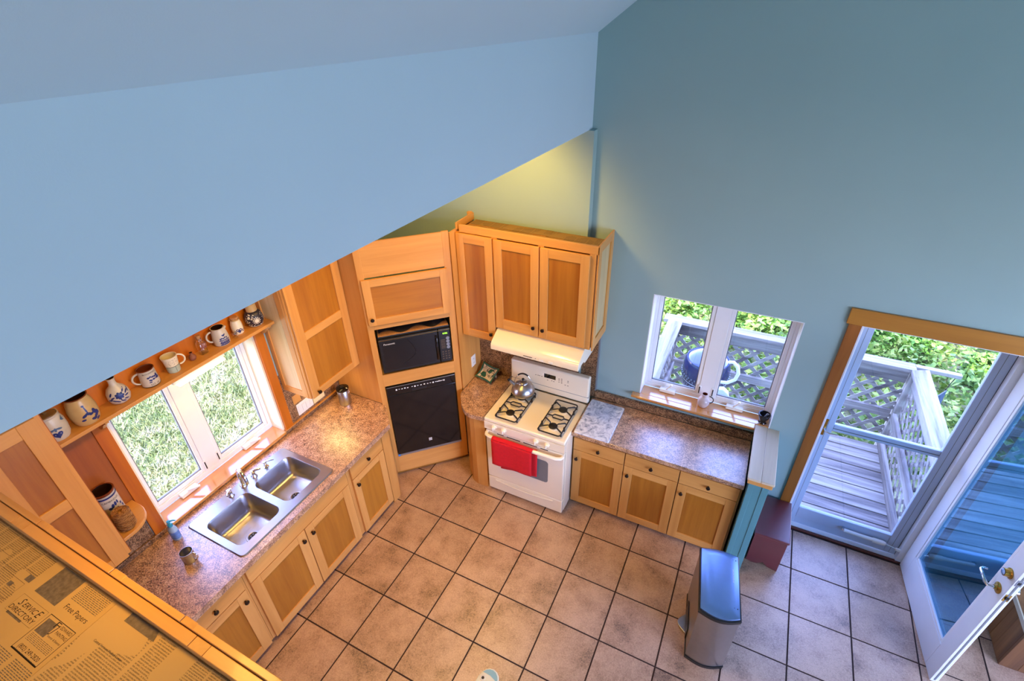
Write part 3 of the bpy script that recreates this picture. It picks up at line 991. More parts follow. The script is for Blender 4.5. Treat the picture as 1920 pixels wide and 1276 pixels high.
for r in range(4):
    rb = MB().lathe([(0.016, 0), (0.015, 0.003), (0.010, 0.0035), (0, 0.002)], n=16).xform(Matrix.Translation((0.614, -0.012, 0.170 + r * 0.031)) @ Matrix.Rotation(PI / 2, 4, 'X'))
    obj('round_button', rb, M['aluminium'], cpn, local=True)
cb = MB()
top = [(0.04, 0.02), (0.63, 0.02), (0.63, 0.18), (0.56, 0.07), (0.42, 0.045), (0.36, 0.10), (0.30, 0.075), (0.2, 0.04), (0.04, 0.10)]
cb.prism([(0.04, 0.014), (0.635, 0.014), (0.635, 0.36), (0.04, 0.36)], 0.0, 0.004)
tb = thing('cardboard_sheet', 'flat tan cardboard sheet lying on top of the microwave', 'cardboard', (0.54, -0.925, 1.616), A45)
obj('sheet', cb, M['cork'], tb, local=True, smooth=0)
bb = thing('rail_shadow_shape', 'dark crumpled sheet added for the rail shadow above the microwave', 'shadow stand-in', (0.54, -0.925, 1.6215), A45)  # dark folds added in place of the rail's shadow over the microwave
pm = MB()
nx, ny = 26, 8
vs = []
for i in range(nx):
    for j in range(ny):
        s = 0.05 + 0.57 * i / (nx - 1)
        y = 0.05 + 0.035 * math.sin(i * 0.55) + 0.03 * (j / (ny - 1)) * 8 * 1.1
        hgt = 0.004 + 0.055 * math.sin(PI * min(1, (j + 0.2) / (ny - 1) * 1.0)) * (0.75 + 0.25 * math.sin(i * 0.9 + j))
        vs.append((s, y, max(0.001, hgt)))
fs = [(i * ny + j, (i + 1) * ny + j, (i + 1) * ny + j + 1, i * ny + j + 1) for i in range(nx - 1) for j in range(ny - 1)]
obj('shadow_folds', pm.add(vs, fs), M['black'], bb, local=True, smooth=60)

# ------------------------------------------------------------------ small counter piece between corner cabinet and stove
ct = thing('countertop', 'small wedge of speckled counter between corner cabinet and stove', 'countertop', (1.25, -0.35, 0.87))
poly = [(1.055, -0.078), (1.055, -0.47)]
for k in range(7):
    a = k / 6
    poly.append((1.065 + 0.19 * a, -0.50 - 0.205 * (1 - (1 - a) ** 1.6) ))
poly += [(1.30, -0.712), (1.412, -0.698), (1.412, -0.078)]
obj('slab', MB().prism(poly, 0.868, 0.914), M['counter'], ct, smooth=0, bevel=0.003)
c = thing('filler_cabinet', 'narrow curved maple filler cabinet left of the stove', 'cabinet', (1.25, -0.35, 0))
poly2 = [(1.065, -0.10), (1.065, -0.42), (1.13, -0.545), (1.24, -0.655), (1.30, -0.675), (1.405, -0.668), (1.405, -0.10)]
obj('body', MB().prism(poly2, 0.002, 0.866), M['maple_z'], c, smooth=0)
t_ = thing('backsplash', 'brown laminate backsplash panel behind the stove', 'backsplash', (1.6, -0.076, 0.9))
obj('panel', MB().box(1.056, 2.050, -0.086, -0.076, 0.9145, 1.62), M['splash'], t_, smooth=0)
obj('panel', MB().box(2.052, 2.192, -0.024, -0.001, 0.9145, 1.62), M['splash'], t_, smooth=0)
obj('edge_trim', MB().box(2.1925, 2.204, -0.026, -0.001, 0.9915, 1.62), M['grey_rubber'], t_, smooth=0)

# ------------------------------------------------------------------ stove
st = thing('gas_stove', 'white gas range with four black burners', 'stove', (1.79, -0.37, 0))
SXL, SXR = 1.417, 2.170
obj('body', MB().box(SXL, SXR, -0.635, -0.095, 0.03, 0.875), M['enamel'], st, bevel=0.004)
obj('cooktop', MB().box(SXL - 0.002, SXR + 0.002, -0.692, -0.15, 0.876, 0.914), M['enamel'], st, bevel=0.012, seg=3)
cpz = obj('control_strip', MB().prism([(-0.636, 0.775), (-0.690, 0.790), (-0.692, 0.874), (-0.636, 0.874)], SXL, SXR, 'x'), M['enamel'], st, smooth=0)
for x in (1.515, 1.610, 1.915, 2.015):
    kb = MB().lathe([(0.026, 0), (0.025, 0.006), (0.019, 0.010), (0.017, 0.026), (0.0, 0.028)], n=18)
    q = Vector((0, -1, -0.02)).to_track_quat('Z', 'Y').to_matrix().to_4x4(); q.translation = Vector((x, -0.6915, 0.832))
    k_ = obj('burner_knob', kb.xform(q), M['enamel'], st)
    obj('grip', MB().bar((x, -0.72, 0.815), (x, -0.72, 0.849), 0.008, 0.012, up=(0, -1, 0)), M['white_plastic'], k_, smooth=0, bevel=0.002)
dr = obj('oven_door', MB().box(SXL + 0.004, SXR - 0.004, -0.680, -0.640, 0.195, 0.765), M['enamel'], st, bevel=0.008, seg=3)
obj('oven_window', MB().add(rrect(1.545, 2.025, 0.365, 0.625, 0.03, -0.6812), [tuple(range(27, -1, -1))]).xform(Matrix(((1, 0, 0, 0), (0, 0, 1, 0), (0, 1, 0, 0), (0, 0, 0, 1)))), M['grey_rubber'], dr, smooth=0)
hp = [(1.435, -0.683, 0.74), (1.445, -0.712, 0.742), (1.48, -0.728, 0.743), (1.79, -0.734, 0.743), (2.11, -0.728, 0.743), (2.145, -0.712, 0.742), (2.155, -0.683, 0.74)]
obj('door_handle', MB().tube(hp, 0.017, 12), M['enamel'], dr, smooth=50)
vm = MB()
for a, b in ((1.535, 1.60), (1.63, 1.76), (1.79, 1.92), (1.95, 2.02)):
    vm.box(a, b, -0.6815, -0.678, 0.752, 0.760)
obj('vent_slot', vm, M['black'], dr, smooth=0)
dr = obj('bottom_drawer', MB().box(SXL + 0.004, SXR - 0.004, -0.680, -0.640, 0.032, 0.188), M['enamel'], st, bevel=0.008, seg=3)
obj('drawer_lip', MB().tube([(1.50 + 0.058 * k, -0.682 - 0.008 * math.sin(PI * k / 10), 0.158 - 0.012 * math.sin(PI * k / 10)) for k in range(11)], 0.008, 10), M['enamel'], dr, smooth=60)
for x in (1.50, 2.09):
    for y in (-0.60, -0.15):
        obj('foot', MB().lathe([(0.018, 0), (0.018, 0.03)], (x, y, 0.001), 12), M['black'], st)
bg_ = obj('backguard', MB().box(SXL - 0.004, SXR + 0.004, -0.150, -0.088, 0.915, 1.19), M['enamel'], st, bevel=0.014, seg=3)
obj('backguard_seam', MB().box(SXL - 0.002, SXR + 0.006, -0.1515, -0.10, 0.984, 0.987), M['grey_rubber'], bg_, smooth=0)
FG = Face((0, -0.150, 0), (1, 0, 0), (0, -1, 0))
obj('display', FG.box(MB(), 1.75, 1.862, 0, 0.0012, 1.085, 1.128), M['black_gloss'], bg_, smooth=0)
mb = MB()
for (x, z) in ((1.668, 1.085), (1.69, 1.087), (1.706, 1.087), (1.728, 1.086), (1.785, 1.062), (1.825, 1.066), (1.845, 1.064), (1.895, 1.11), (1.895, 1.095), (1.895, 1.075), (1.92, 1.115), (1.92, 1.10), (1.92, 1.085), (1.92, 1.07), (1.98, 1.11), (1.98, 1.095), (1.955, 1.06), (1.98, 1.058)):
    FG.box(mb, x - 0.006, x + 0.006, 0, 0.0008, z - 0.003, z + 0.003)
obj('button_print', mb, M['ink_grey'], bg_, kind='stuff', smooth=0)
# burners and grates
for gx in (1.610, 2.012):
    gr = MB()
    x0, x1, y0, y1, z = gx - 0.100, gx + 0.100, -0.665, -0.230, 0.940
    rp = rrect(x0, x1, y0, y1, 0.02, z, 4)
    gr.tube(rp, 0.0062, 6, True)
    for yb in (-0.447,):
        gr.tube([(x0, yb, z), (gx - 0.055, yb, z), (gx - 0.04, yb + 0.022, z), (gx + 0.04, yb + 0.022, z), (gx + 0.055, yb, z), (x1, yb, z)], 0.0062, 6)
        gr.tube([(gx - 0.055, yb, z), (gx - 0.04, yb - 0.022, z), (gx + 0.04, yb - 0.022, z), (gx + 0.055, yb, z)], 0.0062, 6)
    for by in (-0.562, -0.333):
        for sx in (-1, 1):
            for sy in (-1, 1):
                gr.tube([(gx + sx * 0.100, by + sy * 0.060, z), (gx + sx * 0.085, by + sy * 0.055, z + 0.010), (gx + sx * 0.035, by + sy * 0.022, z + 0.010), (gx + sx * 0.028, by + sy * 0.012, z - 0.006)], [0.006, 0.0075, 0.0055, 0.004], 6)
        for sx in (-1, 1):
            gr.box(gx + sx * 0.100 - 0.006, gx + sx * 0.100 + 0.006, by - 0.008, by + 0.008, z - 0.028, z + 0.012)
    for (px_, py_) in ((x0, y0 + .03), (x1, y0 + .03), (x0, y1 - .03), (x1, y1 - .03)):
        gr.box(px_ - 0.005, px_ + 0.005, py_ - 0.005, py_ + 0.005, 0.9145, z)
    obj('grate', gr, M['iron'], st, smooth=50)
    for by in (-0.562, -0.333):
        b_ = obj('burner', MB().lathe([(0.085, 0.0003), (0.078, 0.0015), (0.055, 0.001), (0.045, 0.004), (0.042, 0.014), (0.0, 0.014)], (gx, by, 0.9145), 26), M['enamel'], st)
        obj('burner_cap', MB().lathe([(0.030, 0.0), (0.038, 0.003), (0.037, 0.010), (0.030, 0.013), (0.0, 0.014)], (gx, by, 0.929), 22), M['iron'], b_)
# red towel over the oven door handle
tw = thing('dish_towel', 'bright red dish towel hung over the oven door handle', 'towel', (1.70, -0.735, 0.5))
def towel(x0, x1, front, zt, zb0, zb1, ph):
    nx_, nz_ = 16, 14
    vs, fs = [], []
    for i in range(nx_):
        for j in range(nz_):
            u, v_ = i / (nx_ - 1), j / (nz_ - 1)
            zb = zb0 + (zb1 - zb0) * u
            vs.append((x0 + (x1 - x0) * u + 0.006 * v_ * math.sin(3 * u + ph), front - 0.004 * math.sin(u * 9 + ph) * (0.3 + v_) , zt + (zb - zt) * v_))
    for i in range(nx_ - 1):
        for j in range(nz_ - 1):
            fs.append((i * nz_ + j, (i + 1) * nz_ + j, (i + 1) * nz_ + j + 1, i * nz_ + j + 1))
    return MB().add(vs, fs)
mb = towel(1.520, 1.905, -0.762, 0.752, 0.465, 0.475, 0.4)
mt = MB()
n_ = 16
rows = []
for k in range(7):
    a = k / 6 * PI
    rows.append([(1.520 + 0.385 * i / 15, -0.738 - 0.024 * math.cos(a) - 0.0012 * math.sin(i), 0.752 + 0.017 * math.sin(a)) for i in range(16)])
for r in rows: mt.v += r
for k in range(6):
    for i in range(15):
        mt.f.append((k * 16 + i, k * 16 + i + 1, (k + 1) * 16 + i + 1, (k + 1) * 16 + i))
o = obj('front_fold', mb, M['towel'], tw, smooth=60)
s_ = o.modifiers.new('thickness', 'SOLIDIFY'); s_.thickness = 0.005
o = obj('top_fold', mt, M['towel'], tw, smooth=60)
s_ = o.modifiers.new('thickness', 'SOLIDIFY'); s_.thickness = 0.004
mb = towel(1.575, 1.935, -0.708, 0.752, 0.385, 0.425, 1.3)
o = obj('back_fold', mb, M['towel'], tw, smooth=60)
s_ = o.modifiers.new('thickness', 'SOLIDIFY'); s_.thickness = 0.005

# kettle on the back left burner
kt = thing('kettle', 'round stainless steel whistling kettle on the back left burner', 'kettle', (1.605, -0.290, 0.952))
kc = (1.605, -0.290, 0.952)
obj('body', MB().lathe([(0.0, 0.0), (0.085, 0.0), (0.102, 0.012), (0.107, 0.035), (0.100, 0.065), (0.078, 0.098), (0.050, 0.118), (0.045, 0.121), (0.0, 0.122)], kc, 40), M['steel'], kt, smooth=50)
ld = obj('lid', MB().lathe([(0.047, 0.120), (0.046, 0.126), (0.030, 0.138), (0.0, 0.143)], kc, 30), M['steel'], kt, smooth=50)
obj('lid_knob', MB().lathe([(0.006, 0.141), (0.006, 0.150), (0.013, 0.154), (0.012, 0.163), (0.0, 0.166)], kc, 16), M['black'], ld, smooth=50)
d = Vector((-0.80, -0.20, 0)).normalized()
P = [Vector(kc) + d * a + Vector((0, 0, h)) for a, h in ((0.070, 0.080), (0.100, 0.105), (0.125, 0.128))]
sp = obj('spout', MB().tube(P, [0.022, 0.018, 0.014], 14), M['steel'], kt, smooth=50)
obj('spout_cap', MB().tube([P[2], P[2] + d * 0.012 + Vector((0, 0, .012))], [0.015, 0.013], 12).tube([P[2] + Vector((0, 0, .012)), P[2] - d * 0.01 + Vector((0, 0, .034)), P[2] - d * 0.03 + Vector((0, 0, .044))], 0.004, 8), M['black'], sp)
hn = []
for k in range(17):
    a = PI * (k / 16)
    hn.append(Vector(kc) + d * (0.080 * math.cos(a)) + Vector((0, 0, 0.095 + 0.125 * math.sin(a))))
obj('handle', MB().tube(hn, 0.0038, 8), M['chrome'], kt, smooth=50)
obj('grip', MB().tube(hn[5:12], 0.0075, 10), M['black'], kt, smooth=50)

# decorated dish on the small counter (tile trivet dish leaning in the corner)
n = N('painted_dish_pattern').set(0.3)
v = n.coords()
a = n.noise(v, 26, 3, 0.6, 1.5)
n.link(n.ramp(a, [(0.40, srgb(60, 62, 56)), (0.47, srgb(196, 186, 160)), (0.60, srgb(206, 196, 170)), (0.66, srgb(134, 70, 62))]), n.b.inputs['Base Color'])
M['plate_art'] = n.m
td = thing('painted_dish', 'square painted dish with dark green border on cream feet beside the backsplash', 'dish', (1.185, -0.185, 0.9145), math.radians(-14))
TL = Matrix.Translation((0, 0, 0.058)) @ Matrix.Rotation(math.radians(35), 4, 'X')
def dish(n_, w, h, z0, amp):
    L = []
    for s in range(4):
        for k in range(n_):
            u = k / n_
            off = amp * math.sin(PI * u) 
            e_ = (-w + 2 * w * u, -h + off) if s == 0 else ((w - off, -h + 2 * h * u) if s == 1 else ((w - 2 * w * u, h - off) if s == 2 else (-w + off, h - 2 * h * u)))
            L.append((e_[0], e_[1], z0 + 0.012 * (1 - math.sin(PI * u))))
    return L
mb = MB().loft([dish(8, 0.098, 0.080, 0.004, 0.010), dish(8, 0.102, 0.084, 0.014, 0.010), dish(8, 0.084, 0.066, 0.010, 0.008)], True, False)
obj('green_border', mb.xform(TL), M['green_tile'], td, local=True, smooth=0)
mb = MB().loft([dish(8, 0.084, 0.066, 0.010, 0.008), dish(8, 0.072, 0.055, 0.006, 0.006)], False, True)
obj('painted_centre', mb.xform(TL), M['plate_art'], td, local=True, smooth=0)
for sx in (-0.05, 0.05):
    obj('foot', MB().tube([(sx, -0.055, 0.010), (sx, -0.04, 0.016), (sx, -0.02, 0.04)], [0.010, 0.009, 0.006], 8), M['stone_cream'], td, local=True)
    obj('foot', MB().tube([(sx, 0.05, 0.005), (sx, 0.045, 0.09)], [0.009, 0.006], 8), M['stone_cream'], td, local=True)

# outlet on the side panel
ot = thing('wall_outlet', 'white outlet plate on the wood side panel left of the stove', 'outlet', (1.054, -0.225, 1.11))
obj('plate', MB().box(1.0535, 1.059, -0.262, -0.188, 1.053, 1.170), M['white_plastic'], ot, bevel=0.002)
for z in (1.09, 1.133):
    s_ = obj('socket', MB().loft([[(1.0593, -0.225 + 0.015 * math.cos(a), z + 0.016 * math.sin(a)) for a in [2 * PI * k / 16 for k in range(16)]], [(1.0605, -0.225 + 0.014 * math.cos(a), z + 0.015 * math.sin(a)) for a in [2 * PI * k / 16 for k in range(16)]]], True, True), M['white_plastic'], ot)
    obj('slots', MB().box(1.0603, 1.0612, -0.232, -0.229, z - 0.004, z + 0.006).box(1.0603, 1.0612, -0.221, -0.218, z - 0.004, z + 0.006), M['black'], s_, smooth=0)

# ------------------------------------------------------------------ upper cabinet over the stove and range hood
uc = thing('upper_cabinet', 'three door maple wall cabinet above the range hood with newspaper on top', 'cabinet', (1.65, -0.18, 1.62))
FU = Face((0, -0.345, 0), (1, 0, 0), (0, -1, 0))
obj('carcass', MB().box(1.100, 2.210, -0.322, -0.078, 1.645, 2.412), M['maple_z'], uc, smooth=0)
obj('carcass_low', MB().box(1.060, 1.375, -0.322, -0.078, 1.475, 1.6445), M['maple_z'], uc, smooth=0)
obj('frame_top', MB().box(1.085, 2.232, -0.345, -0.3225, 2.425, 2.485), M['maple_x'], uc, smooth=0, bevel=0.002)
obj('frame_rail', MB().box(1.375, 2.2115, -0.345, -0.3225, 1.626, 1.70), M['maple_x'], uc, smooth=0)
for a, b, z0 in ((1.054, 1.085, 1.475), (1.3705, 1.42, 1.7005), (1.765, 1.81, 1.7005), (2.165, 2.2115, 1.7005)):
    obj('face_stile', MB().box(a, b, -0.345, -0.3225, z0, 2.4245), M['maple_z'], uc, smooth=0)
obj('frame_rail', MB().box(1.085, 1.37, -0.345, -0.3225, 1.475, 1.52), M['maple_x'], uc, smooth=0)
door(uc, FU, 1.062, 1.384, 1.488, 2.422, (1.352, 1.565), fw=0.066, rail=0.072)
door(uc, FU, 1.398, 1.778, 1.645, 2.418, (1.742, 1.728), fw=0.068, rail=0.07, bottom=0.088)
door(uc, FU, 1.788, 2.172, 1.645, 2.418, (1.824, 1.726), fw=0.068, rail=0.07, bottom=0.075)
ep = obj('end_panel', MB().box(2.212, 2.222, -0.330, -0.002, 1.64, 2.48), wood('end_panel_pale_wood', srgb(206, 186, 140), srgb(176, 152, 104), 'z', freq=22), uc, smooth=0)
for a, b in ((-0.345, -0.285), (-0.06, -0.001)):
    obj('stile', MB().box(2.2225, 2.234, a, b, 1.62, 2.497), M['maple_z'], ep, smooth=0, bevel=0.0015)
for a, b in ((1.62, 1.70), (2.43, 2.497)):
    obj('rail', MB().box(2.2225, 2.2335, -0.285, -0.06, a, b), M['maple_y'], ep, smooth=0)
obj('end_panel', MB().box(1.0540, 1.0680, -0.345, -0.077, 2.4415, 2.497), M['maple_y'], uc, smooth=0)
obj('back_strip', MB().box(1.02, 1.0535, -0.105, -0.077, 2.4415, 2.505), M['maple_x'], uc, smooth=0)
for a, b in ((-0.322, -0.207), (-0.194, -0.079)):
    obj('top_board', MB().box(1.0855, 2.2115, a, b, 2.4125, 2.440), M['maple_x'], uc, smooth=0)
sheets = [(1.088, 1.36, -0.321, -0.208), (1.33, 1.66, -0.320, -0.207), (1.64, 1.92, -0.322, -0.210), (1.90, 2.205, -0.320, -0.207), (1.088, 1.42, -0.193, -0.082), (1.40, 1.78, -0.196, -0.082), (1.76, 2.205, -0.198, -0.082)]
for k, (a, b, c0, c1) in enumerate(sheets):
    obj('newspaper_sheet', MB().box(a, b, c0, c1, 2.4415 + 0.002 * (k % 2), 2.443 + 0.002 * (k % 2)), M['news_d'], uc, smooth=0)

hd = thing('range_hood', 'cream white range hood under the upper cabinet', 'range hood', (1.79, -0.25, 1.5))
prof = [(-0.088, 1.50), (-0.40, 1.50), (-0.468, 1.487), (-0.478, 1.492), (-0.480, 1.528), (-0.474, 1.545), (-0.455, 1.562), (-0.345, 1.624), (-0.088, 1.624)]
obj('shell', MB().prism(prof, 1.398, 2.172, 'x'), M['enamel'], hd, smooth=35)
obj('side_flange', MB().prism([(-0.088, 1.46), (-0.30, 1.46), (-0.33, 1.499), (-0.088, 1.499)], 1.402, 2.168, 'x'), M['enamel'], hd, smooth=0)
obj('filler', MB().box(2.10, 2.172, -0.087, -0.025, 1.50, 1.622), M['enamel'], hd, smooth=0)
FH = Face((0, -0.4795, 0), (1, 0, 0), (0, -1, 0))
for x in (1.86, 1.94):
    obj('switch', FH.box(MB(), x - 0.018, x + 0.018, 0, 0.004, 1.502, 1.520), M['white_plastic'], hd, smooth=0, bevel=0.001)
obj('label_print', FH.box(MB(), 1.70, 1.78, 0, 0.0012, 1.508, 1.515), M['ink_grey'], hd, smooth=0)
obj('indicator', FH.box(MB(), 1.806, 1.811, 0, 0.002, 1.510, 1.515), M['black'], hd, smooth=0)

# ------------------------------------------------------------------ far upper cabinet on the window wall
FW = Face((0.308, 0, 0), (0, 1, 0), (1, 0, 0))
uc = thing('upper_cabinet', 'tall maple wall cabinet with two panel door right of the sink window', 'cabinet', (0.16, -1.19, 1.31))
obj('carcass', MB().box(0.002, 0.285, -1.468, -0.93, 1.325, 2.45), M['maple_z'], uc, smooth=0)
obj('face_frame', MB().box(0.2855, 0.307, -1.478, -0.927, 1.31, 2.45), M['maple_z'], uc, smooth=0)
door(uc, FW, -1.468, -0.928, 1.312, 2.44, (-1.412, 1.350), fw=0.078, mid=(1.818, 1.886), rail=0.075, bottom=0.062)
ep = obj('end_panel', MB().box(0.03, 0.25, -1.4725, -1.4685, 1.34, 2.45), wood('end_panel_birch', srgb(226, 206, 160), srgb(206, 180, 128), 'z'), uc, smooth=0)
for a, b in ((0.002, 0.045), (0.232, 0.285)):
    obj('stile', MB().box(a, b, -1.482, -1.4687, 1.31, 2.45), M['maple_z'], ep, smooth=0, bevel=0.0015)
obj('rail', MB().box(0.045, 0.232, -1.481, -1.4687, 1.31, 1.365), M['maple_x'], ep, smooth=0)
# under cabinet strip lamp
ul = thing('under_cabinet_lamp', 'slim lamp fixed under the far wall cabinet', 'lamp', (0.12, -1.15, 1.30))
obj('housing', MB().box(0.06, 0.11, -1.36, -0.98, 1.302, 1.324), M['white_plastic'], ul, smooth=0)
obj('tube', MB().box(0.065, 0.105, -1.35, -0.99, 1.296, 1.3015), M['fluor'], ul, smooth=0)

sw = thing('switch_plate', 'wide ivory switch and outlet plate on the backsplash', 'switch plate', (0.011, -1.26, 1.0))
obj('plate', MB().box(0.0105, 0.016, -1.425, -1.255, 0.985, 1.10), M['white_plastic'], sw, bevel=0.002)
obj('plate', MB().box(0.0105, 0.016, -1.250, -1.12, 0.985, 1.10), plain('ivory_plastic', srgb(232, 214, 160), 0.4), sw, bevel=0.002)
for k in range(4):
    obj('rocker', MB().box(0.016, 0.020, -1.412 + k * 0.040, -1.382 + k * 0.040, 1.008, 1.075), M['white_plastic'], sw, smooth=0, bevel=0.002)
obj('outlet_plate', MB().box(0.0105, 0.015, -1.44, -1.36, 1.115, 1.20), M['maple_z'], sw, smooth=0, bevel=0.002)

cn = thing('coffee_canister', 'steel canister with black clamp lid in the counter corner', 'canister', (0.185, -1.055, 0.9145))
cc = (0.185, -1.055, 0.9145)
obj('body', MB().lathe([(0.050, 0), (0.052, 0.003), (0.052, 0.150), (0.049, 0.153), (0.0, 0.153)], cc, 28), M['steel'], cn, smooth=50)
obj('lid', MB().lathe([(0.054, 0.154), (0.056, 0.158), (0.055, 0.170), (0.035, 0.176), (0.0, 0.177)], cc, 28), M['black_gloss'], cn, smooth=50)
obj('lid_knob', MB().lathe([(0.012, 0.177), (0.016, 0.186), (0.0, 0.189)], cc, 14), M['black'], cn)
obj('clamp', MB().tube([(0.24, -1.045, 1.035), (0.252, -1.043, 1.06), (0.244, -1.045, 1.085), (0.225, -1.048, 1.092)], 0.0025, 6), M['chrome'], cn)

# ------------------------------------------------------------------ shelf over the sink window
sh = thing('display_shelf', 'long wooden display shelf above the sink window', 'shelf', (0.07, -2.2, 1.94))
obj('board', MB().box(0.0005, 0.156, -2.929, -1.483, 1.974, 1.998), M['maple_y'], sh, bevel=0.003)
for y in (-2.665, -1.515):
    bp_ = [(0.002, 1.973), (0.118, 1.973), (0.116, 1.954), (0.09, 1.94), (0.065, 1.92), (0.045, 1.895), (0.023, 1.88), (0.002, 1.875)]
    vs = MB()
    n_ = len(bp_)
    vs.add([(p[0] + 0.022, y - 0.010, p[1]) for p in bp_] + [(p[0] + 0.022, y + 0.010, p[1]) for p in bp_],
           [tuple(range(n_)), tuple(range(2 * n_ - 1, n_ - 1, -1))] + [(i, n_ + i, n_ + (i + 1) % n_, (i + 1) % n_) for i in range(n_)])
    obj('bracket', vs, M['maple_z'], sh, smooth=0)
obj('back_board', MB().box(0.0005, 0.012, -2.929, -1.483, 1.9985, 2.45), M['cherry_z'], sh, smooth=0)
fx = thing('fluorescent_fixture', 'lit fluorescent strip fixed under the display shelf', 'lamp', (0.07, -2.08, 1.90))
obj('housing', MB().box(0.05, 0.132, -2.265, -1.90, 1.942, 1.9735), M['white_plastic'], fx, smooth=0)
obj('tube', MB().box(0.085, 0.150, -2.245, -1.915, 1.922, 1.9415), M['fluor'], fx, smooth=0)

# near upper cabinet and rounded end shelf
uc = thing('upper_cabinet', 'maple wall cabinet with two panel door left of the sink window', 'cabinet', (0.16, -3.08, 1.24))
obj('carcass', MB().box(0.002, 0.285, -3.234, -2.945, 1.26, 2.30), M['maple_z'], uc, smooth=0)
obj('face_frame', MB().box(0.2855, 0.307, -3.234, -2.935, 1.24, 2.30), M['maple_z'], uc, smooth=0)
door(uc, FW, -3.235, -2.957, 1.238, 2.30, None, fw=0.078, mid=(1.745, 1.812), rail=0.075, bottom=0.06)
obj('end_panel', MB().box(0.002, 0.306, -2.9445, -2.931, 1.24, 2.30), M['cherry_y'], uc, smooth=0)
es = thing('corner_shelf', 'rounded yellow wood end shelf beside the near wall cabinet', 'shelf', (0.1, -2.85, 1.3))
poly = [(0.012, -2.930), (0.012, -2.722)]
for k in range(9):
    a = PI / 2 * (1 - k / 8)
    poly.append((0.105 + 0.160 * math.cos(a), -2.872 + 0.150 * math.sin(a)))
poly += [(0.265, -2.930)]
obj('board', MB().prism(poly[::-1], 1.288, 1.312), M['maple_y'], es, smooth=0, bevel=0.003)
obj('cleat', MB().box(0.0115, 0.03, -2.80, -2.72, 1.262, 1.287), M['maple_y'], es, smooth=0)
wp = obj('wall_panel', MB().box(0.0005, 0.011, -2.930, -2.7155, 1.2705, 1.973), M['cherry_y'], label='red brown wood panel on the wall between near cabinet and window casing', cat='panel', loc=(0, -2.82, 1.27), smooth=0)

# ------------------------------------------------------------------ pottery
def rad(prof, z):
    zs = [p[1] for p in prof]
    for (r0, z0), (r1, z1) in zip(prof, prof[1:]):
        if z0 <= z <= z1 and z1 > z0:
            return r0 + (r1 - r0) * (z - z0) / (z1 - z0)
    return prof[-1][0]


def wrap(mb, prof, c, ang, eps=0.0009):
    """bend flat (u, v) decoration onto the outside of a turned pot"""
    out = MB()
    for u, v_, _ in mb.v:
        r = rad(prof, v_) + eps
        a = ang + u / r
        out.v.append((c[0] + r * math.cos(a), c[1] + r * math.sin(a), c[2] + v_))
    out.f = list(mb.f)
    return out


def petal(mb, u, v_, L, W, rot, n=8):
    pts = []
    for k in range(n):
        a = 2 * PI * k / n
        x, y = L * math.cos(a), W * math.sin(a)
        pts.append((u + x * math.cos(rot) - y * math.sin(rot), v_ + x * math.sin(rot) + y * math.cos(rot), 0))
    mb.add([(u, v_, 0)] + pts, [(0, 1 + k, 1 + (k + 1) % n) for k in range(n)])


def heart(mb, u, v_, s):
    pts = []
    for k in range(20):
        t = 2 * PI * k / 20
        pts.append((u + s * 0.0625 * 16 * math.sin(t) ** 3, v_ + s * 0.0625 * (13 * math.cos(t) - 5 * math.cos(2 * t) - 2 * math.cos(3 * t) - math.cos(4 * t)), 0))
    mb.add([(u, v_, 0)] + pts, [(0, 1 + (k + 1) % 20, 1 + k) for k in range(20)])


def face_ang(c):
    return math.atan2(-3.577 - c[1], 3.187 - c[0])


def flip(mb):
    return mb


def pot(name, label, cat, c, prof, mat, inside=None, wall=0.005):
    t = thing(name, label, cat, c)
    p = list(prof)
    R, H = prof[-1]
    inner = [(R - wall, H), (R - wall * 1.3, H - 0.012)] + [(max(0.004, rad(prof, z) - wall * 1.3), z) for z in [H * q for q in (0.75, 0.5, 0.25)]] + [(0.0, 0.008)]
    obj('body', MB().lathe([(0.0, 0.0005)] + p + [(R - wall, H)], c, 32), mat, t, smooth=50)
    if inside:
        obj('inside', MB().lathe(inner, c, 28), inside, t, smooth=50)
    return t


# 1 lidded crock with strawberry
ZS = 1.9985
c = (0.078, -2.860, ZS)
pr = [(0.050, 0), (0.058, 0.02), (0.062, 0.06), (0.060, 0.105), (0.052, 0.132), (0.050, 0.138), (0.053, 0.142), (0.053, 0.152)]
t = pot('lidded_crock', 'grey stoneware crock with lid and strawberry, leftmost on the shelf', 'crock', c, pr, M['stone'])
ld = obj('lid', MB().lathe([(0.046, 0.148), (0.044, 0.154), (0.030, 0.156), (0.008, 0.157), (0.010, 0.164), (0.014, 0.172), (0.0, 0.176)], c, 24), M['lid_brown'], t, smooth=50)
mb = MB(); heart(mb, 0.0, 0.045, 0.024)
a = face_ang(c)
obj('strawberry', wrap(mb, pr, c, a), M['cobalt'], t, smooth=0)
mb = MB()
for u, r in ((-0.016, 0.3), (0.016, -0.3), (0.0, 1.57)):
    petal(mb, u, 0.078, 0.016 if r != 1.57 else 0.012, 0.006, r)
for r in (0.6, 0.0, -0.5): petal(mb, 0.055, 0.115 + 0.01 * r, 0.012, 0.004, r)
obj('leaves', wrap(mb, pr, c, a), M['leafblue'], t, smooth=0)
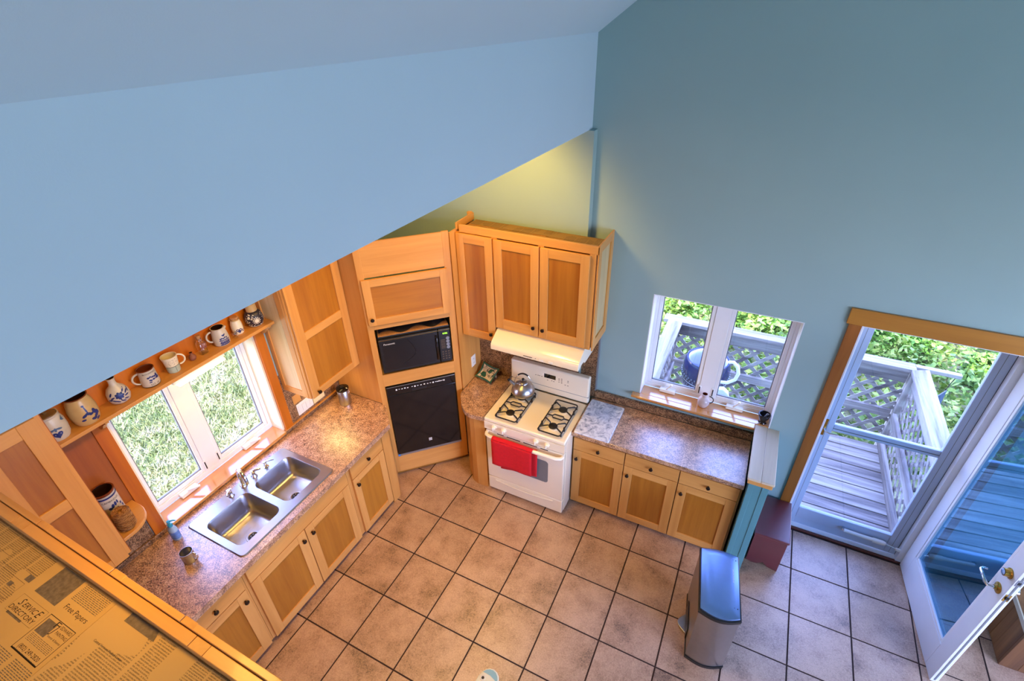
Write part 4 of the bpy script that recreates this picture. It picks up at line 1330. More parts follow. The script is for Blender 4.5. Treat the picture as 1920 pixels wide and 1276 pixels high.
# 2 tan crock
c = (0.084, -2.715, ZS)
pr = [(0.052, 0), (0.060, 0.015), (0.067, 0.05), (0.068, 0.09), (0.060, 0.135), (0.052, 0.155), (0.052, 0.166), (0.056, 0.172)]
t = pot('wide_crock', 'tan salt glazed crock with blue flowers and open mouth on the shelf', 'crock', c, pr, M['stone_tan'], M['dark_glaze'])
a = face_ang(c) + 0.15
mb = MB()
for (u, v_, L, W, r) in ((0.0, 0.10, .004, .03, 0.1), (-0.016, 0.07, .016, .008, .6), (0.004, 0.075, .016, .009, -.5), (0.018, 0.068, .014, .007, .4), (-0.028, 0.045, .012, .007, .2), (0.034, 0.075, .010, .020, .2), (0.036, 0.045, .018, .010, .8), (0.020, 0.032, .016, .010, -.3), (0.040, 0.020, .014, .007, .6), (-0.004, 0.128, .007, .006, 0), (0.05, 0.06, .008, .016, .3)):
    petal(mb, u, v_, L, W, r)
obj('flowers', wrap(mb, pr, c, a), M['cobalt'], t, smooth=0)
obj('rim_band', MB().lathe([(0.0525, 0.166), (0.0565, 0.1715), (0.0568, 0.173), (0.052, 0.1735)], c, 32), M['brown_glaze'], t)
# 3 bud vase
c = (0.072, -2.528, ZS)
pr = [(0.036, 0), (0.050, 0.010), (0.058, 0.035), (0.056, 0.065), (0.045, 0.092), (0.026, 0.110), (0.019, 0.122), (0.018, 0.145), (0.022, 0.158), (0.024, 0.162)]
t = pot('bud_vase', 'grey stoneware bottle vase with one big blue flower on the shelf', 'vase', c, pr, M['stone'], M['dark_glaze'], 0.004)
a = face_ang(c)
mb = MB()
for k in range(7):
    q = k / 7 * 2 * PI
    petal(mb, 0.002 + 0.013 * math.cos(q), 0.062 + 0.011 * math.sin(q), 0.012, 0.008, q)
petal(mb, 0.002, 0.062, 0.012, 0.010, 0)
petal(mb, 0.002, 0.040, 0.003, 0.014, 0)
for (u, v_, r) in ((-0.040, 0.075, .9), (-0.036, 0.055, .5), (-0.016, 0.030, -.6), (0.010, 0.026, -.5), (0.030, 0.032, -.3), (0.038, 0.052, .1), (0.042, 0.072, .6), (0.028, 0.088, .9), (-0.052, 0.042, .2), (0.058, 0.075, 1.2), (-0.030, 0.036, -.4)):
    petal(mb, u, v_, 0.014, 0.0048, r)
obj('flower_decoration', wrap(mb, pr, c, a), M['cobalt'], t, smooth=0)


def handle_mb(c, ang, r0, z0, z1, out, rad_=0.006, flat=1.0):
    pts = []
    for k in range(13):
        q = -PI / 2 + PI * k / 12
        pts.append((c[0] + (r0 + out * math.cos(q)) * math.cos(ang), c[1] + (r0 + out * math.cos(q)) * math.sin(ang), c[2] + (z0 + z1) / 2 + (z1 - z0) / 2 * math.sin(q)))
    return MB().tube(pts, rad_, 8)


# 4 blue and white mug with lettering
c = (0.075, -2.349, ZS)
pr = [(0.047, 0), (0.050, 0.006), (0.050, 0.03), (0.047, 0.07), (0.046, 0.108), (0.048, 0.113)]
t = pot('lettered_mug', 'grey stoneware mug with blue motif and EST lettering, brown inside', 'mug', c, pr, M['stone'], M['brown_glaze'])
a = face_ang(c)
obj('handle', handle_mb(c, a - 1.55, 0.046, 0.022, 0.092, 0.036), M['stone'], t, smooth=60)
obj('rim_band', MB().lathe([(0.0475, 0.110), (0.0485, 0.113), (0.0483, 0.1145), (0.043, 0.1145)], c, 32), M['brown_glaze'], t)
obj('foot_band', MB().lathe([(0.0478, 0.0005), (0.0505, 0.0055), (0.0506, 0.0065)], c, 32), M['dark_glaze'], t)
tx = text_mb('BLOOMFIELD', 0.0135); wd = width(tx); tx.v = [(p[0] - wd / 2, p[1] + 0.090, 0) for p in tx.v]
obj('top_lettering', wrap(tx, pr, c, a + 0.25), M['navy'], t, smooth=0)
tx = text_mb('EST. 18', 0.016); wd = width(tx); tx.v = [(p[0] - wd / 2, p[1] + 0.013, 0) for p in tx.v]
obj('bottom_lettering', wrap(tx, pr, c, a + 0.35), M['navy'], t, smooth=0)
mb = MB()
for (u, v_, L, W, r) in ((-0.020, 0.066, .008, .006, 0), (-0.008, 0.070, .007, .005, 0), (0.004, 0.066, .009, .005, .2), (0.016, 0.064, .007, .006, 0), (-0.012, 0.048, .010, .006, -.2), (0.006, 0.050, .008, .006, 0), (0.030, 0.066, .008, .013, .2), (0.034, 0.050, .013, .007, .2), (-0.016, 0.036, .009, .004, 0), (0.022, 0.052, .009, .004, .6)):
    petal(mb, u, v_, L, W, r)
obj('blue_motif', wrap(mb, pr, c, a + 0.3), M['cobalt'], t, smooth=0)
# 5 cream and green mug
c = (0.075, -2.200, ZS)
pr = [(0.035, 0), (0.037, 0.004), (0.038, 0.045), (0.042, 0.080), (0.047, 0.112)]
t = pot('cream_mug', 'cream mug with pale green lower half and loop handle', 'mug', c, pr, M['stone_cream'], M['stone_cream'])
a = face_ang(c)
obj('handle', handle_mb(c, a + 1.5, 0.042, 0.035, 0.105, 0.036, 0.0055), M['stone_cream'], t, smooth=60)
obj('green_glaze', MB().lathe([(0.0356, 0.0006), (0.0376, 0.004), (0.0386, 0.045)], c, 32), M['stone_green'], t)
mb = MB()
for k in range(26):
    u = -0.045 + 0.09 * k / 25
    mb.add([(u, 0.0445, 0), (u + 0.0037, 0.0445, 0), (u + 0.0037, 0.0475, 0), (u, 0.0475, 0)], [(0, 1, 2, 3)])
for k in range(6):
    mb.add([(0.012, 0.005 + 0.0065 * k, 0), (0.0138, 0.005 + 0.0065 * k, 0), (0.0138, 0.0117 + 0.0065 * k, 0), (0.012, 0.0117 + 0.0065 * k, 0)], [(0, 1, 2, 3)])
random.seed(3)
for k in range(34): petal(mb, random.uniform(-0.03, 0.035), random.uniform(0.058, 0.100), random.uniform(.001, .003), 0.0009, random.uniform(0, 3), 6)
obj('line_drawing', wrap(mb, pr, c, a), M['ink'], t, smooth=0)
# 6 tiny clay bottle
c = (0.075, -2.069, ZS)
pr = [(0.013, 0), (0.020, 0.008), (0.0225, 0.022), (0.017, 0.036), (0.009, 0.042), (0.0085, 0.050), (0.011, 0.056)]
t = pot('clay_bottle', 'tiny round brown clay bottle between cream mug and glass bottle', 'bottle', c, pr, M['clay'], M['dark_glaze'], 0.003)
# 7 square glass bottle with cork
t = thing('glass_bottle', 'square clear glass bottle with cork stopper on the shelf', 'bottle', (0.066, -1.985, ZS))
def sq(h, z): return rrect(0.066 - h, 0.066 + h, -1.985 - h, -1.985 + h, h * 0.35, ZS + z, 3)
obj('body', MB().loft([sq(.022, 0.0006), sq(.024, .004), sq(.024, .078), sq(.016, .09), sq(.013, .096), sq(.013, .112), sq(.016, .114), sq(.016, .118)], True, False), M['bottle_glass'], t, smooth=50)
obj('base', MB().loft([sq(.020, .004), sq(.020, .009)], True, True), M['bottle_glass'], t)
obj('cork', MB().lathe([(0.010, 0.098), (0.013, 0.118), (0.015, 0.119), (0.015, 0.134), (0.0, 0.135)], (0.066, -1.985, ZS), 16), M['cork'], t)
# 8 jug
c = (0.075, -1.850, ZS)
pr = [(0.046, 0), (0.052, 0.010), (0.053, 0.045), (0.048, 0.085), (0.041, 0.112), (0.041, 0.120), (0.044, 0.126)]
t = pot('milk_jug', 'small stoneware jug with blue barrel and flowers painting', 'jug', c, pr, M['stone'], M['dark_glaze'])
a = face_ang(c)
obj('handle', handle_mb(c, a - 1.45, 0.046, 0.030, 0.105, 0.036, 0.0065), M['stone'], t, smooth=60)
lip = [(c[0] + (0.034 + q) * math.cos(a + 1.35), c[1] + (0.034 + q) * math.sin(a + 1.35), c[2] + z) for q, z in ((0.0, 0.105), (0.006, 0.116), (0.016, 0.126))]
obj('lip', MB().tube(lip, [0.010, 0.011, 0.007], 10), M['stone'], t, smooth=60)
mb = MB()
for k in range(7):
    u = -0.022 + 0.0088 * k
    mb.add([(u, 0.010, 0), (u + 0.0055, 0.010, 0), (u + 0.0060, 0.040, 0), (u - 0.0005, 0.040, 0)], [(0, 1, 2, 3)])
for k in range(13):
    u = -0.028 + 0.0053 * k
    for v_ in (0.046, 0.026, 0.012):
        mb.add([(u, v_ - .003, 0), (u + 0.0054, v_ - .003, 0), (u + 0.0054, v_ + .003, 0), (u, v_ + .003, 0)], [(0, 1, 2, 3)])
for (u, v_) in ((-0.018, .056), (-.008, .060), (0.002, .058), (.012, .062), (.024, .058), (.008, .076), (.014, .082), (.002, .080)):
    petal(mb, u, v_, 0.007, 0.005, u * 40)
obj('barrel_painting', wrap(mb, pr, c, a + 0.25), M['cobalt'], t, smooth=0)
# 9 cork jar with heart
c = (0.060, -1.707, ZS)
pr = [(0.033, 0), (0.037, 0.006), (0.039, 0.04), (0.037, 0.075), (0.030, 0.098), (0.030, 0.104), (0.033, 0.112)]
t = pot('cork_jar', 'white stoneware jar with blue heart and cork stopper', 'jar', c, pr, M['stone_cream'])
a = face_ang(c)
obj('cork', MB().lathe([(0.026, 0.110), (0.028, 0.124), (0.024, 0.128), (0.0, 0.129)], c, 18), M['cork'], t)
obj('neck_band', MB().lathe([(0.0305, 0.104), (0.0335, 0.1115), (0.0335, 0.113), (0.029, 0.1135)], c, 28), M['stone_tan'], t)
mb = MB(); heart(mb, 0.008, 0.032, 0.020)
for s in (-1, 1):
    petal(mb, 0.008 + s * 0.026, 0.030, 0.009, 0.004, 0.6 * s); petal(mb, 0.008 + s * 0.028, 0.020, 0.008, 0.004, -0.3 * s)
obj('heart_decoration', wrap(mb, pr, c, a), M['cobalt'], t, smooth=0)
# 10 tiny glass stopper
c = (0.100, -1.762, ZS)
t = thing('glass_stopper', 'tiny clear glass stopper in front of the heart jar', 'glass ornament', c)
obj('foot', MB().lathe([(0.016, 0.0006), (0.016, 0.010), (0.008, 0.018)], c, 10), M['bottle_glass'], t)
obj('top', MB().lathe([(0.008, 0.018), (0.018, 0.028), (0.018, 0.036), (0.006, 0.046), (0.0, 0.047)], c, 10), M['bottle_glass'], t)
# 11 black and cream sun vase
c = (0.079, -1.574, ZS)
pr = [(0.036, 0), (0.050, 0.010), (0.063, 0.045), (0.062, 0.075), (0.050, 0.105), (0.037, 0.118)]
t = pot('sun_vase', 'black and cream vase with sun pattern, rightmost on the shelf', 'vase', c, pr, M['navy'])
a = face_ang(c)
nk = [(0.037, 0.118), (0.036, 0.124), (0.036, 0.165), (0.040, 0.175)]
obj('neck', MB().lathe(nk + [(0.036, 0.175), (0.032, 0.16), (0.0, 0.12)], c, 28), M['stone_tan'], t, smooth=50)
mb = MB()
SUNU, SUNV = 0.012, 0.055
petal(mb, SUNU, SUNV, 0.014, 0.014, 0, 14)
for k in range(12):
    q = 2 * PI * k / 12
    petal(mb, SUNU + 0.022 * math.cos(q), SUNV + 0.022 * math.sin(q), 0.009, 0.003, q, 6)
random.seed(11)
for k in range(60):
    u, v_ = random.uniform(-0.075, 0.085), random.uniform(0.014, 0.104)
    if math.hypot(u - SUNU, v_ - SUNV) < 0.034: continue
    petal(mb, u, v_, random.uniform(.005, .009), random.uniform(.0016, .003), random.uniform(0, 3.1), 6)
petal(mb, -0.035, 0.085, 0.009, 0.009, 0)
obj('sun_pattern', wrap(mb, pr, c, a), M['stone_cream'], t, smooth=0)
obj('foot_band', MB().lathe([(0.0365, 0.0006), (0.0505, 0.0095), (0.052, 0.013)], c, 28), M['stone_cream'], t)
# crock and twine on the rounded shelf
ZE = 1.3125
c = (0.076, -2.838, ZE)
pr = [(0.054, 0), (0.057, 0.005), (0.057, 0.20), (0.056, 0.222), (0.060, 0.228), (0.060, 0.236)]
t = pot('utensil_crock', 'tall grey crock lettered CAMBRIDGE on the rounded shelf', 'crock', c, pr, M['stone'], M['dark_glaze'])
a = face_ang(c)
obj('rim_band', MB().lathe([(0.0572, 0.2225), (0.0606, 0.228), (0.0606, 0.237), (0.053, 0.2372)], c, 32), M['brown_glaze'], t)
obj('blue_band', MB().lathe([(0.0578, 0.200), (0.0578, 0.211)], c, 32), M['cobalt'], t)
tx = text_mb('CAMBRIDGE', 0.0175); wd = width(tx); tx.v = [(p[0] - wd / 2, p[1] + 0.172, 0) for p in tx.v]
obj('lettering', wrap(tx, pr, c, a + 0.15), M['navy'], t, smooth=0)
mb = MB()
for (u, v_, L, W, r) in ((-0.004, 0.138, .008, .016, -.2), (0.012, 0.146, .007, .016, -.1), (0.026, 0.150, .005, .014, 0), (-0.02, 0.125, .010, .010, 0), (0.042, 0.125, .006, .010, 0), (0.05, 0.10, .007, .012, .2), (0.01, 0.11, .012, .008, .3)):
    petal(mb, u, v_, L, W, r)
obj('blue_motif', wrap(mb, pr, c, a + 0.15), M['cobalt'], t, smooth=0)
c = (0.196, -2.853, ZE)
t = thing('twine_ball', 'cylindrical ball of brown jute twine in front of the lettered crock', 'twine', c)
obj('winding', MB().lathe([(0.0, 0.0005), (0.040, 0.001), (0.047, 0.01), (0.048, 0.12), (0.043, 0.132), (0.014, 0.134), (0.012, 0.118), (0.0, 0.116)], c, 30), M['twine'], t, smooth=50)
lo = MB()
for k in range(4):
    r = 0.017 + 0.007 * k
    lo.tube([(c[0] + r * math.cos(q), c[1] + r * math.sin(q), c[2] + 0.134 + 0.0012 * math.sin(5 * q)) for q in [2 * PI * i / 20 for i in range(20)]], 0.0024, 5, True)
for k in range(14):
    lo.tube([(c[0] + 0.0485 * math.cos(q), c[1] + 0.0485 * math.sin(q), c[2] + 0.012 + 0.0085 * k + 0.006 * math.sin(q + k)) for q in [2 * PI * i / 20 for i in range(20)]], 0.0022, 5, True)
obj('strand', lo, M['twine'], t, kind='stuff', smooth=60)

# soap bottle and steel cup on the counter
c = (0.130, -2.652, 0.9145)
t = thing('hand_soap', 'blue labelled hand soap pump bottle beside the sink', 'soap bottle', c)
obj('bottle', MB().lathe([(0.0, 0.0005), (0.034, 0.001), (0.037, 0.01), (0.037, 0.085), (0.030, 0.105), (0.014, 0.118), (0.012, 0.124)], c, 24, 1.0, 0.72), M['soap_clear'], t, smooth=50)
obj('label', MB().lathe([(0.0376, 0.020), (0.0376, 0.082)], c, 24, 1.0, 0.73), M['soap_blue'], t)
pu = obj('pump', MB().lathe([(0.015, 0.120), (0.016, 0.140), (0.006, 0.146), (0.005, 0.158), (0.011, 0.160), (0.010, 0.170), (0.0, 0.171)], c, 16), M['soap_teal'], t)
obj('nozzle', MB().tube([(c[0], c[1], c[2] + 0.166), (c[0] + 0.020, c[1] + 0.022, c[2] + 0.166), (c[0] + 0.028, c[1] + 0.031, c[2] + 0.158)], [0.006, 0.005, 0.004], 8), M['soap_teal'], pu)
c = (0.370, -2.725, 0.9145)
pr = [(0.036, 0), (0.038, 0.004), (0.039, 0.09)]
t = pot('steel_cup', 'stainless steel camping cup on the counter left of the sink', 'cup', c, pr, M['steel'], M['steel'], 0.002)
a = face_ang(c)
obj('handle', handle_mb(c, 0.45, 0.038, 0.018, 0.076, 0.026, 0.004), M['chrome'], t, smooth=60)

# pitcher and mortar on the back sill
c = (3.100, 0.045, 1.0785)
pr = [(0.026, 0), (0.034, 0.008), (0.046, 0.035), (0.048, 0.055), (0.040, 0.080), (0.024, 0.096), (0.020, 0.108), (0.024, 0.128)]
t = pot('sill_pitcher', 'small grey pink glazed pitcher on the back window sill', 'pitcher', c, pr, plain('grey_pink_glaze', srgb(196, 178, 176), 0.25, var=0.16, scale=18), M['brown_glaze'], 0.004)
obj('handle', handle_mb(c, 0.05, 0.036, 0.045, 0.112, 0.036, 0.0042), M['iron'], t, smooth=60)
c = (3.560, 0.045, 1.0710)
pr = [(0.028, 0), (0.032, 0.006), (0.024, 0.02), (0.026, 0.03), (0.040, 0.06), (0.044, 0.085)]
t = pot('mortar', 'small black stone mortar on the end of the half wall cap', 'mortar', c, pr, M['black_gloss'], M['black'], 0.007)
obj('rim', MB().lathe([(0.0445, 0.078), (0.047, 0.084), (0.045, 0.0905), (0.036, 0.0905), (0.035, 0.084)], c, 28), M['black_gloss'], t, smooth=50)
t = obj('pestle', MB().tube([(3.548, 0.040, 1.085), (3.562, 0.046, 1.12), (3.585, 0.055, 1.163)], [0.012, 0.008, 0.009], 10), M['grey_rubber'], label='grey pestle standing in the black mortar', cat='pestle', loc=(3.55, 0.04, 1.08), smooth=60)

# ------------------------------------------------------------------ tall near cabinet with newspaper lined top
tc_ = thing('tall_cabinet', 'tall maple cabinet in the foreground with newspaper lining its recessed top', 'cabinet', (1.6, -3.9, 0))
obj('carcass', MB().box(0.05, 2.62, -4.55, -3.262, 0.03, 2.145), M['maple_z'], tc_, smooth=0)
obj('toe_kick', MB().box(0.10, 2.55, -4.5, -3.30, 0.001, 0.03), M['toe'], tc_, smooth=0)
obj('inner_rail', MB().box(0.05, 0.775, -3.300, -3.263, 2.12, 2.192), M['maple_x'], tc_, smooth=0, bevel=0.002)
obj('inner_stile', MB().box(0.776, 0.86, -3.300, -3.263, 2.12, 2.191), M['maple_z'], tc_, smooth=0, bevel=0.002)
obj('inner_rail', MB().box(0.861, 1.86, -3.300, -3.263, 2.12, 2.192), M['maple_x'], tc_, smooth=0, bevel=0.002)
obj('inner_stile', MB().box(1.861, 1.93, -3.300, -3.263, 2.12, 2.191), M['maple_z'], tc_, smooth=0, bevel=0.002)
obj('inner_rail', MB().box(1.931, 2.62, -3.300, -3.263, 2.12, 2.192), M['maple_x'], tc_, smooth=0, bevel=0.002)
op = obj('side_panel', MB().box(0.34, 2.58, -3.252, -3.244, 0.03, 2.10), M['panel_z'], tc_, smooth=0)
for a, b, mt_ in ((0.34, 0.89, 'maple_x'), (0.965, 1.375, 'maple_x'), (1.445, 1.77, 'maple_x'), (1.835, 2.58, 'maple_x')):
    obj('rail', MB().box(a, b, -3.2605, -3.2385, 2.10, 2.200), M[mt_], op, smooth=0, bevel=0.002)
for a, b in ((0.891, 0.964), (1.376, 1.444), (1.771, 1.834)):
    obj('stile', MB().box(a, b, -3.2600, -3.236, 0.03, 2.197), M['maple_z'], op, smooth=0, bevel=0.002)
NZ = 2.146
for k, (a, b, c0, c1, mt_) in enumerate(((0.06, 1.10, -3.95, -3.303, 'news_a'), (1.095, 1.468, -3.95, -3.303, 'paper'), (1.47, 1.83, -3.95, -3.303, 'news_b'), (1.80, 2.60, -3.95, -3.303, 'news_c'))):
    obj('newspaper_sheet', MB().box(a, b, c0, c1, NZ + 0.0012 * k, NZ + 0.001 + 0.0012 * k), M[mt_], tc_, smooth=0)
pa = [o for o in tc_.children if o.name.startswith('newspaper_sheet')]
pg = pa[1]
ZP = NZ + 0.0026
def flat(mb, x, y, z=ZP):
    return mb.xform(Matrix.Translation((x, y, z)))
def ntext(name, txt, size, x, y, w=None, shear=0.0, par=pg, mat='ink'):
    tm_ = text_mb(txt, size, shear)
    if w:
        k = w / width(tm_)
        tm_.v = [(p[0] * k, p[1], p[2]) for p in tm_.v]
    obj(name, flat(tm_, x, y), M[mat], par, smooth=0)
def nbox(mb, x0, x1, y0, y1): return mb.add([(x0, y0, ZP - .0003), (x1, y0, ZP - .0003), (x1, y1, ZP - .0003), (x0, y1, ZP - .0003)], [(0, 1, 2, 3)])
def nframe(mb, x0, x1, y0, y1, t_):
    nbox(mb, x0, x1, y0, y0 + t_); nbox(mb, x0, x1, y1 - t_, y1); nbox(mb, x0, x0 + t_, y0, y1); nbox(mb, x1 - t_, x1, y0, y1)
    return mb
ntext('headline', 'S', 0.034, 1.146, -3.461, 0.020, 0.35)
ntext('headline', 'ERVIC', 0.024, 1.170, -3.459, 0.080, 0.35)
ntext('headline', 'E', 0.034, 1.252, -3.461, 0.022, 0.35)
ntext('headline', 'DIRECTORY', 0.022, 1.130, -3.482, 0.148, 0.1)
ntext('headline', 'Free Papers', 0.026, 1.312, -3.399, 0.128)
ntext('headline', '(802) 249-2820', 0.019, 1.318, -3.538, 0.116)
ntext('headline', 'EDWARD', 0.015, 1.385, -3.445, 0.058)
ntext('headline', 'PAINTING', 0.015, 1.385, -3.462, 0.058)
ntext('headline', 'F', 0.030, 1.352, -3.452, 0.020)
ntext('headline', 'J', 0.040, 1.368, -3.465, 0.016, 0.3)
ntext('headline', 'Interior & Exterior', 0.010, 1.372, -3.478, 0.072)
mb = MB()
nframe(mb, 1.300, 1.450, -3.549, -3.428, 0.0022)
nbox(mb, 1.300, 1.450, -3.549, -3.5445)
nframe(mb, 1.127, 1.288, -3.490, -3.430, 0.0007)
obj('ad_frame', mb, M['ink'], pg, smooth=0)
for q in ((1.145, 1.235, -3.495, -3.4875), (1.148, 1.279, -3.409, -3.305), (1.310, 1.365, -3.486, -3.440), (1.108, 1.135, -3.53, -3.515)):
    obj('photo_print', nbox(MB(), *q), M['ink_grey'], pg, smooth=0)
mb = MB()
random.seed(5)
for r in range(9):
    x = 1.312
    while x < 1.438:
        w_ = random.uniform(0.006, 0.016)
        nbox(mb, x, min(x + w_, 1.44), -3.492 - r * 0.0042 + (0.0 if r < 6 else -0.028), -3.4905 - r * 0.0042 + (0.0 if r < 6 else -0.028))
        x += w_ + 0.003
    if r == 6: break
for r in range(11):
    x = 1.300
    while x < 1.445:
        w_ = random.uniform(0.006, 0.018)
        nbox(mb, x, min(x + w_, 1.448), -3.312 - r * 0.0055, -3.3097 - r * 0.0055)
        x += w_ + 0.003
for r in range(30):
    if -3.560 - r * 0.006 < -3.9: break
    for x0 in (1.11, 1.235, 1.36):
        x = x0
        while x < x0 + 0.10:
            w_ = random.uniform(0.006, 0.018)
            nbox(mb, x, min(x + w_, x0 + 0.105), -3.563 - r * 0.006, -3.5605 - r * 0.006)
            x += w_ + 0.003
obj('small_print', mb, M['ink_grey'], pg, kind='stuff', smooth=0)
mb = MB()
ZP_KEEP = ZP
ZP = NZ + 0.0016
for q in ((0.75, 0.90, -3.375, -3.312), (0.905, 1.0, -3.40, -3.318), (1.005, 1.09, -3.375, -3.312), (0.92, 1.085, -3.475, -3.41), (0.98, 1.09, -3.60, -3.54)):
    nframe(mb, *q, 0.0010)
obj('ad_frame', mb, M['ink'], pa[0], smooth=0)
for q in ((1.060, 1.094, -3.402, -3.380), (1.02, 1.045, -3.44, -3.425), (1.055, 1.082, -3.535, -3.515)):
    obj('photo_print', nbox(MB(), *q), M['ink_grey'], pa[0], smooth=0)
mb = MB()
sb_ = [(1.055 + (0.020 if k % 2 else 0.014) * math.cos(k * PI / 14), -3.492 + (0.015 if k % 2 else 0.011) * math.sin(k * PI / 14), ZP) for k in range(28)]
obj('starburst_print', mb.add([(1.055, -3.492, ZP)] + sb_, [(0, 1 + k, 1 + (k + 1) % 28) for k in range(28)]), M['ink_grey'], pa[0], smooth=0)
ZP = ZP_KEEP
mb = MB().add([(1.555, -3.333, NZ + .0042), (1.715, -3.333, NZ + .0042), (1.70, -3.302, NZ + .0042), (1.555, -3.302, NZ + .0042)], [(0, 1, 2, 3)])
obj('photo_print', mb, M['ink_grey'], pa[2], smooth=0)
tm_ = text_mb('Central Vermont Medical Center', 0.011)
obj('headline', tm_.xform(Matrix.Translation((1.53, -3.418, NZ + 0.0042))), M['ink'], pa[2], smooth=0)

# ------------------------------------------------------------------ door, casing, storm door
for nm, a, b, z0, z1, mt_, lb in (('door_casing', 3.862, 3.936, 0.0, 2.100, 'casing_z', 'orange brown vertical wooden casing left of the deck door'), ('door_casing', 3.845, 4.955, 2.1005, 2.215, 'casing_x', 'wide wooden head casing across the top of the deck door'), ('door_casing', 4.898, 4.966, 0.0, 2.100, 'casing_z', 'vertical wooden casing on the hinge side of the deck door')):
    obj(nm, MB().box(a, b, -0.020, -0.001, z0, z1), M[mt_], label=lb, cat='casing', loc=((a + b) / 2, -0.01, z0), smooth=0, bevel=0.002)
jm = MB().box(3.9355, 3.950, 0.001, 0.2, 0.02, 2.10).box(4.845, 4.8595, 0.001, 0.2, 0.02, 2.10).box(3.950, 4.845, 0.001, 0.2, 2.085, 2.0995)
jm.box(3.950, 3.966, 0.055, 0.2, 0.02, 2.085).box(4.803, 4.845, 0.075, 0.2, 0.02, 2.085)
obj('trim_3', jm, M['paint_white'], kind='structure', smooth=0, bevel=0.002)
th = thing('threshold', 'white door sill with red brown wooden strip along its inner edge', 'threshold', (4.4, 0.15, 0))
obj('wood_strip', MB().box(3.951, 4.844, 0.068, 0.090, 0.0005, 0.018), M['brown_strip'], th, smooth=0, bevel=0.003)
obj('sill_plate', MB().prism([(0.0905, 0.0), (0.0905, 0.022), (0.22, 0.012), (0.22, -0.02)], 3.951, 4.844, 'x'), M['paint_white'], th, smooth=0)
sd_ = thing('storm_door', 'white storm door with two glass panes in the deck doorway', 'door', (4.38, 0.15, 0.02))
Y0, Y1 = 0.128, 0.165
for a, b in ((3.967, 4.045), (4.720, 4.802)):
    obj('stile', MB().box(a, b, Y0, Y1, 0.03, 2.083), M['storm'], sd_, smooth=0, bevel=0.005)
    obj('groove', MB().box(a + 0.036, a + 0.039, Y0 - 0.0006, Y0 + 0.001, 0.04, 2.07), M['grey_rubber'], sd_, smooth=0)
for a, b in ((2.025, 2.083), (1.100, 1.165), (0.10, 0.225)):
    obj('rail', MB().box(4.0455, 4.7195, Y0 + (0.004 if a == 1.1 else 0), Y1, a, b), M['storm'], sd_, smooth=0, bevel=0.006)
obj('rail_groove', MB().box(4.0455, 4.7195, Y0 + 0.001, Y0 + 0.006, 1.125, 1.131), M['grey_rubber'], sd_, smooth=0)
obj('weather_strip', MB().box(4.8022, 4.8060, Y0 - 0.001, Y0 + 0.006, 0.03, 2.083), M['black'], sd_, smooth=0)
obj('bottom_sweep', MB().box(3.968, 4.801, Y0 + 0.005, Y1 - .005, 0.026, 0.0995), M['storm'], sd_, smooth=0)
obj('pane', MB().box(4.0455, 4.7195, 0.148, 0.151, 1.1655, 2.0245), M['glass'], sd_, smooth=0)
obj('pane', MB().box(4.0455, 4.7195, 0.148, 0.151, 0.2255, 1.0995), M['glass'], sd_, smooth=0)
lt = obj('latch_plate', MB().box(3.977, 4.000, Y0 - 0.004, Y0, 1.045, 1.205), M['brass'], sd_, smooth=0, bevel=0.002)
obj('latch_handle', MB().tube([(3.990, Y0 - 0.004, 1.115), (3.998, Y0 - 0.035, 1.11), (4.03, Y0 - 0.042, 1.105), (4.085, Y0 - 0.04, 1.11)], [0.007, 0.006, 0.006, 0.005], 8), M['chrome'], lt)
cl = thing('door_closer', 'white pneumatic tube closer along the bottom of the storm door', 'door closer', (4.55, 0.105, 0.12))
obj('cylinder', MB().tube([(4.40, 0.100, 0.150), (4.61, 0.100, 0.146)], 0.015, 14).tube([(4.61, 0.100, 0.146), (4.68, 0.100, 0.145), (4.70, 0.100, 0.144)], [0.021, 0.021, 0.014], 14), M['white_plastic'], cl, smooth=50)
obj('rod', MB().tube([(4.70, 0.100, 0.144), (4.80, 0.082, 0.140)], 0.005, 8), M['chrome'], cl)
obj('bracket', MB().box(4.770, 4.8025, 0.075, 0.092, 0.128, 0.150), M['white_plastic'], cl, smooth=0)
obj('bracket', MB().box(4.385, 4.405, 0.100, 0.1275, 0.138, 0.162), M['chrome'], cl, smooth=0)

# inner door, open
ang = math.atan2(-0.930, 0.074)
dl = thing('entry_door', 'white glazed entry door standing open into the room', 'door', (4.838, 0.062, 0.012), ang)
W_, TH, DH = 0.925, 0.045, 2.04
# local: x along leaf from hinge to free edge, y to the +x world side, faces at y=0 (seen) and y=TH
def DB(x0, x1, y0, y1, z0, z1): return MB().box(x0, x1, y0, y1, z0, z1)
obj('stile', DB(0.0, 0.115, 0, TH, 0, DH), M['paint_white'], dl, local=True, smooth=0, bevel=0.003)
obj('stile', DB(W_ - 0.115, W_, 0, TH, 0, DH), M['paint_white'], dl, local=True, smooth=0, bevel=0.003)
obj('rail', DB(0.1152, W_ - 0.1152, 0, TH, 0, 0.25), M['paint_white'], dl, local=True, smooth=0)
obj('rail', DB(0.1152, W_ - 0.1152, 0, TH, DH - 0.12, DH), M['paint_white'], dl, local=True, smooth=0)
bd = MB()
for a in (0.0,):
    for x0, x1, z0, z1 in ((0.1152, 0.140, 0.25, DH - .12), (W_ - 0.140, W_ - 0.1152, 0.25, DH - .12), (0.14, W_ - 0.14, 0.25, 0.275), (0.14, W_ - 0.14, DH - .145, DH - .12)):
        bd.box(x0, x1, 0.003, TH - 0.003, z0, z1)
obj('glazing_bead', bd, M['vinyl'], dl, local=True, smooth=0, bevel=0.004)
obj('pane', DB(0.140, W_ - 0.140, 0.016, 0.030, 0.275, DH - 0.145), M['door_glass'], dl, local=True, smooth=0)
obj('weather_strip', DB(W_, W_ + 0.002, 0.018, 0.027, 0.02, DH), M['grey_rubber'], dl, local=True, smooth=0)
ex = W_ - 0.060
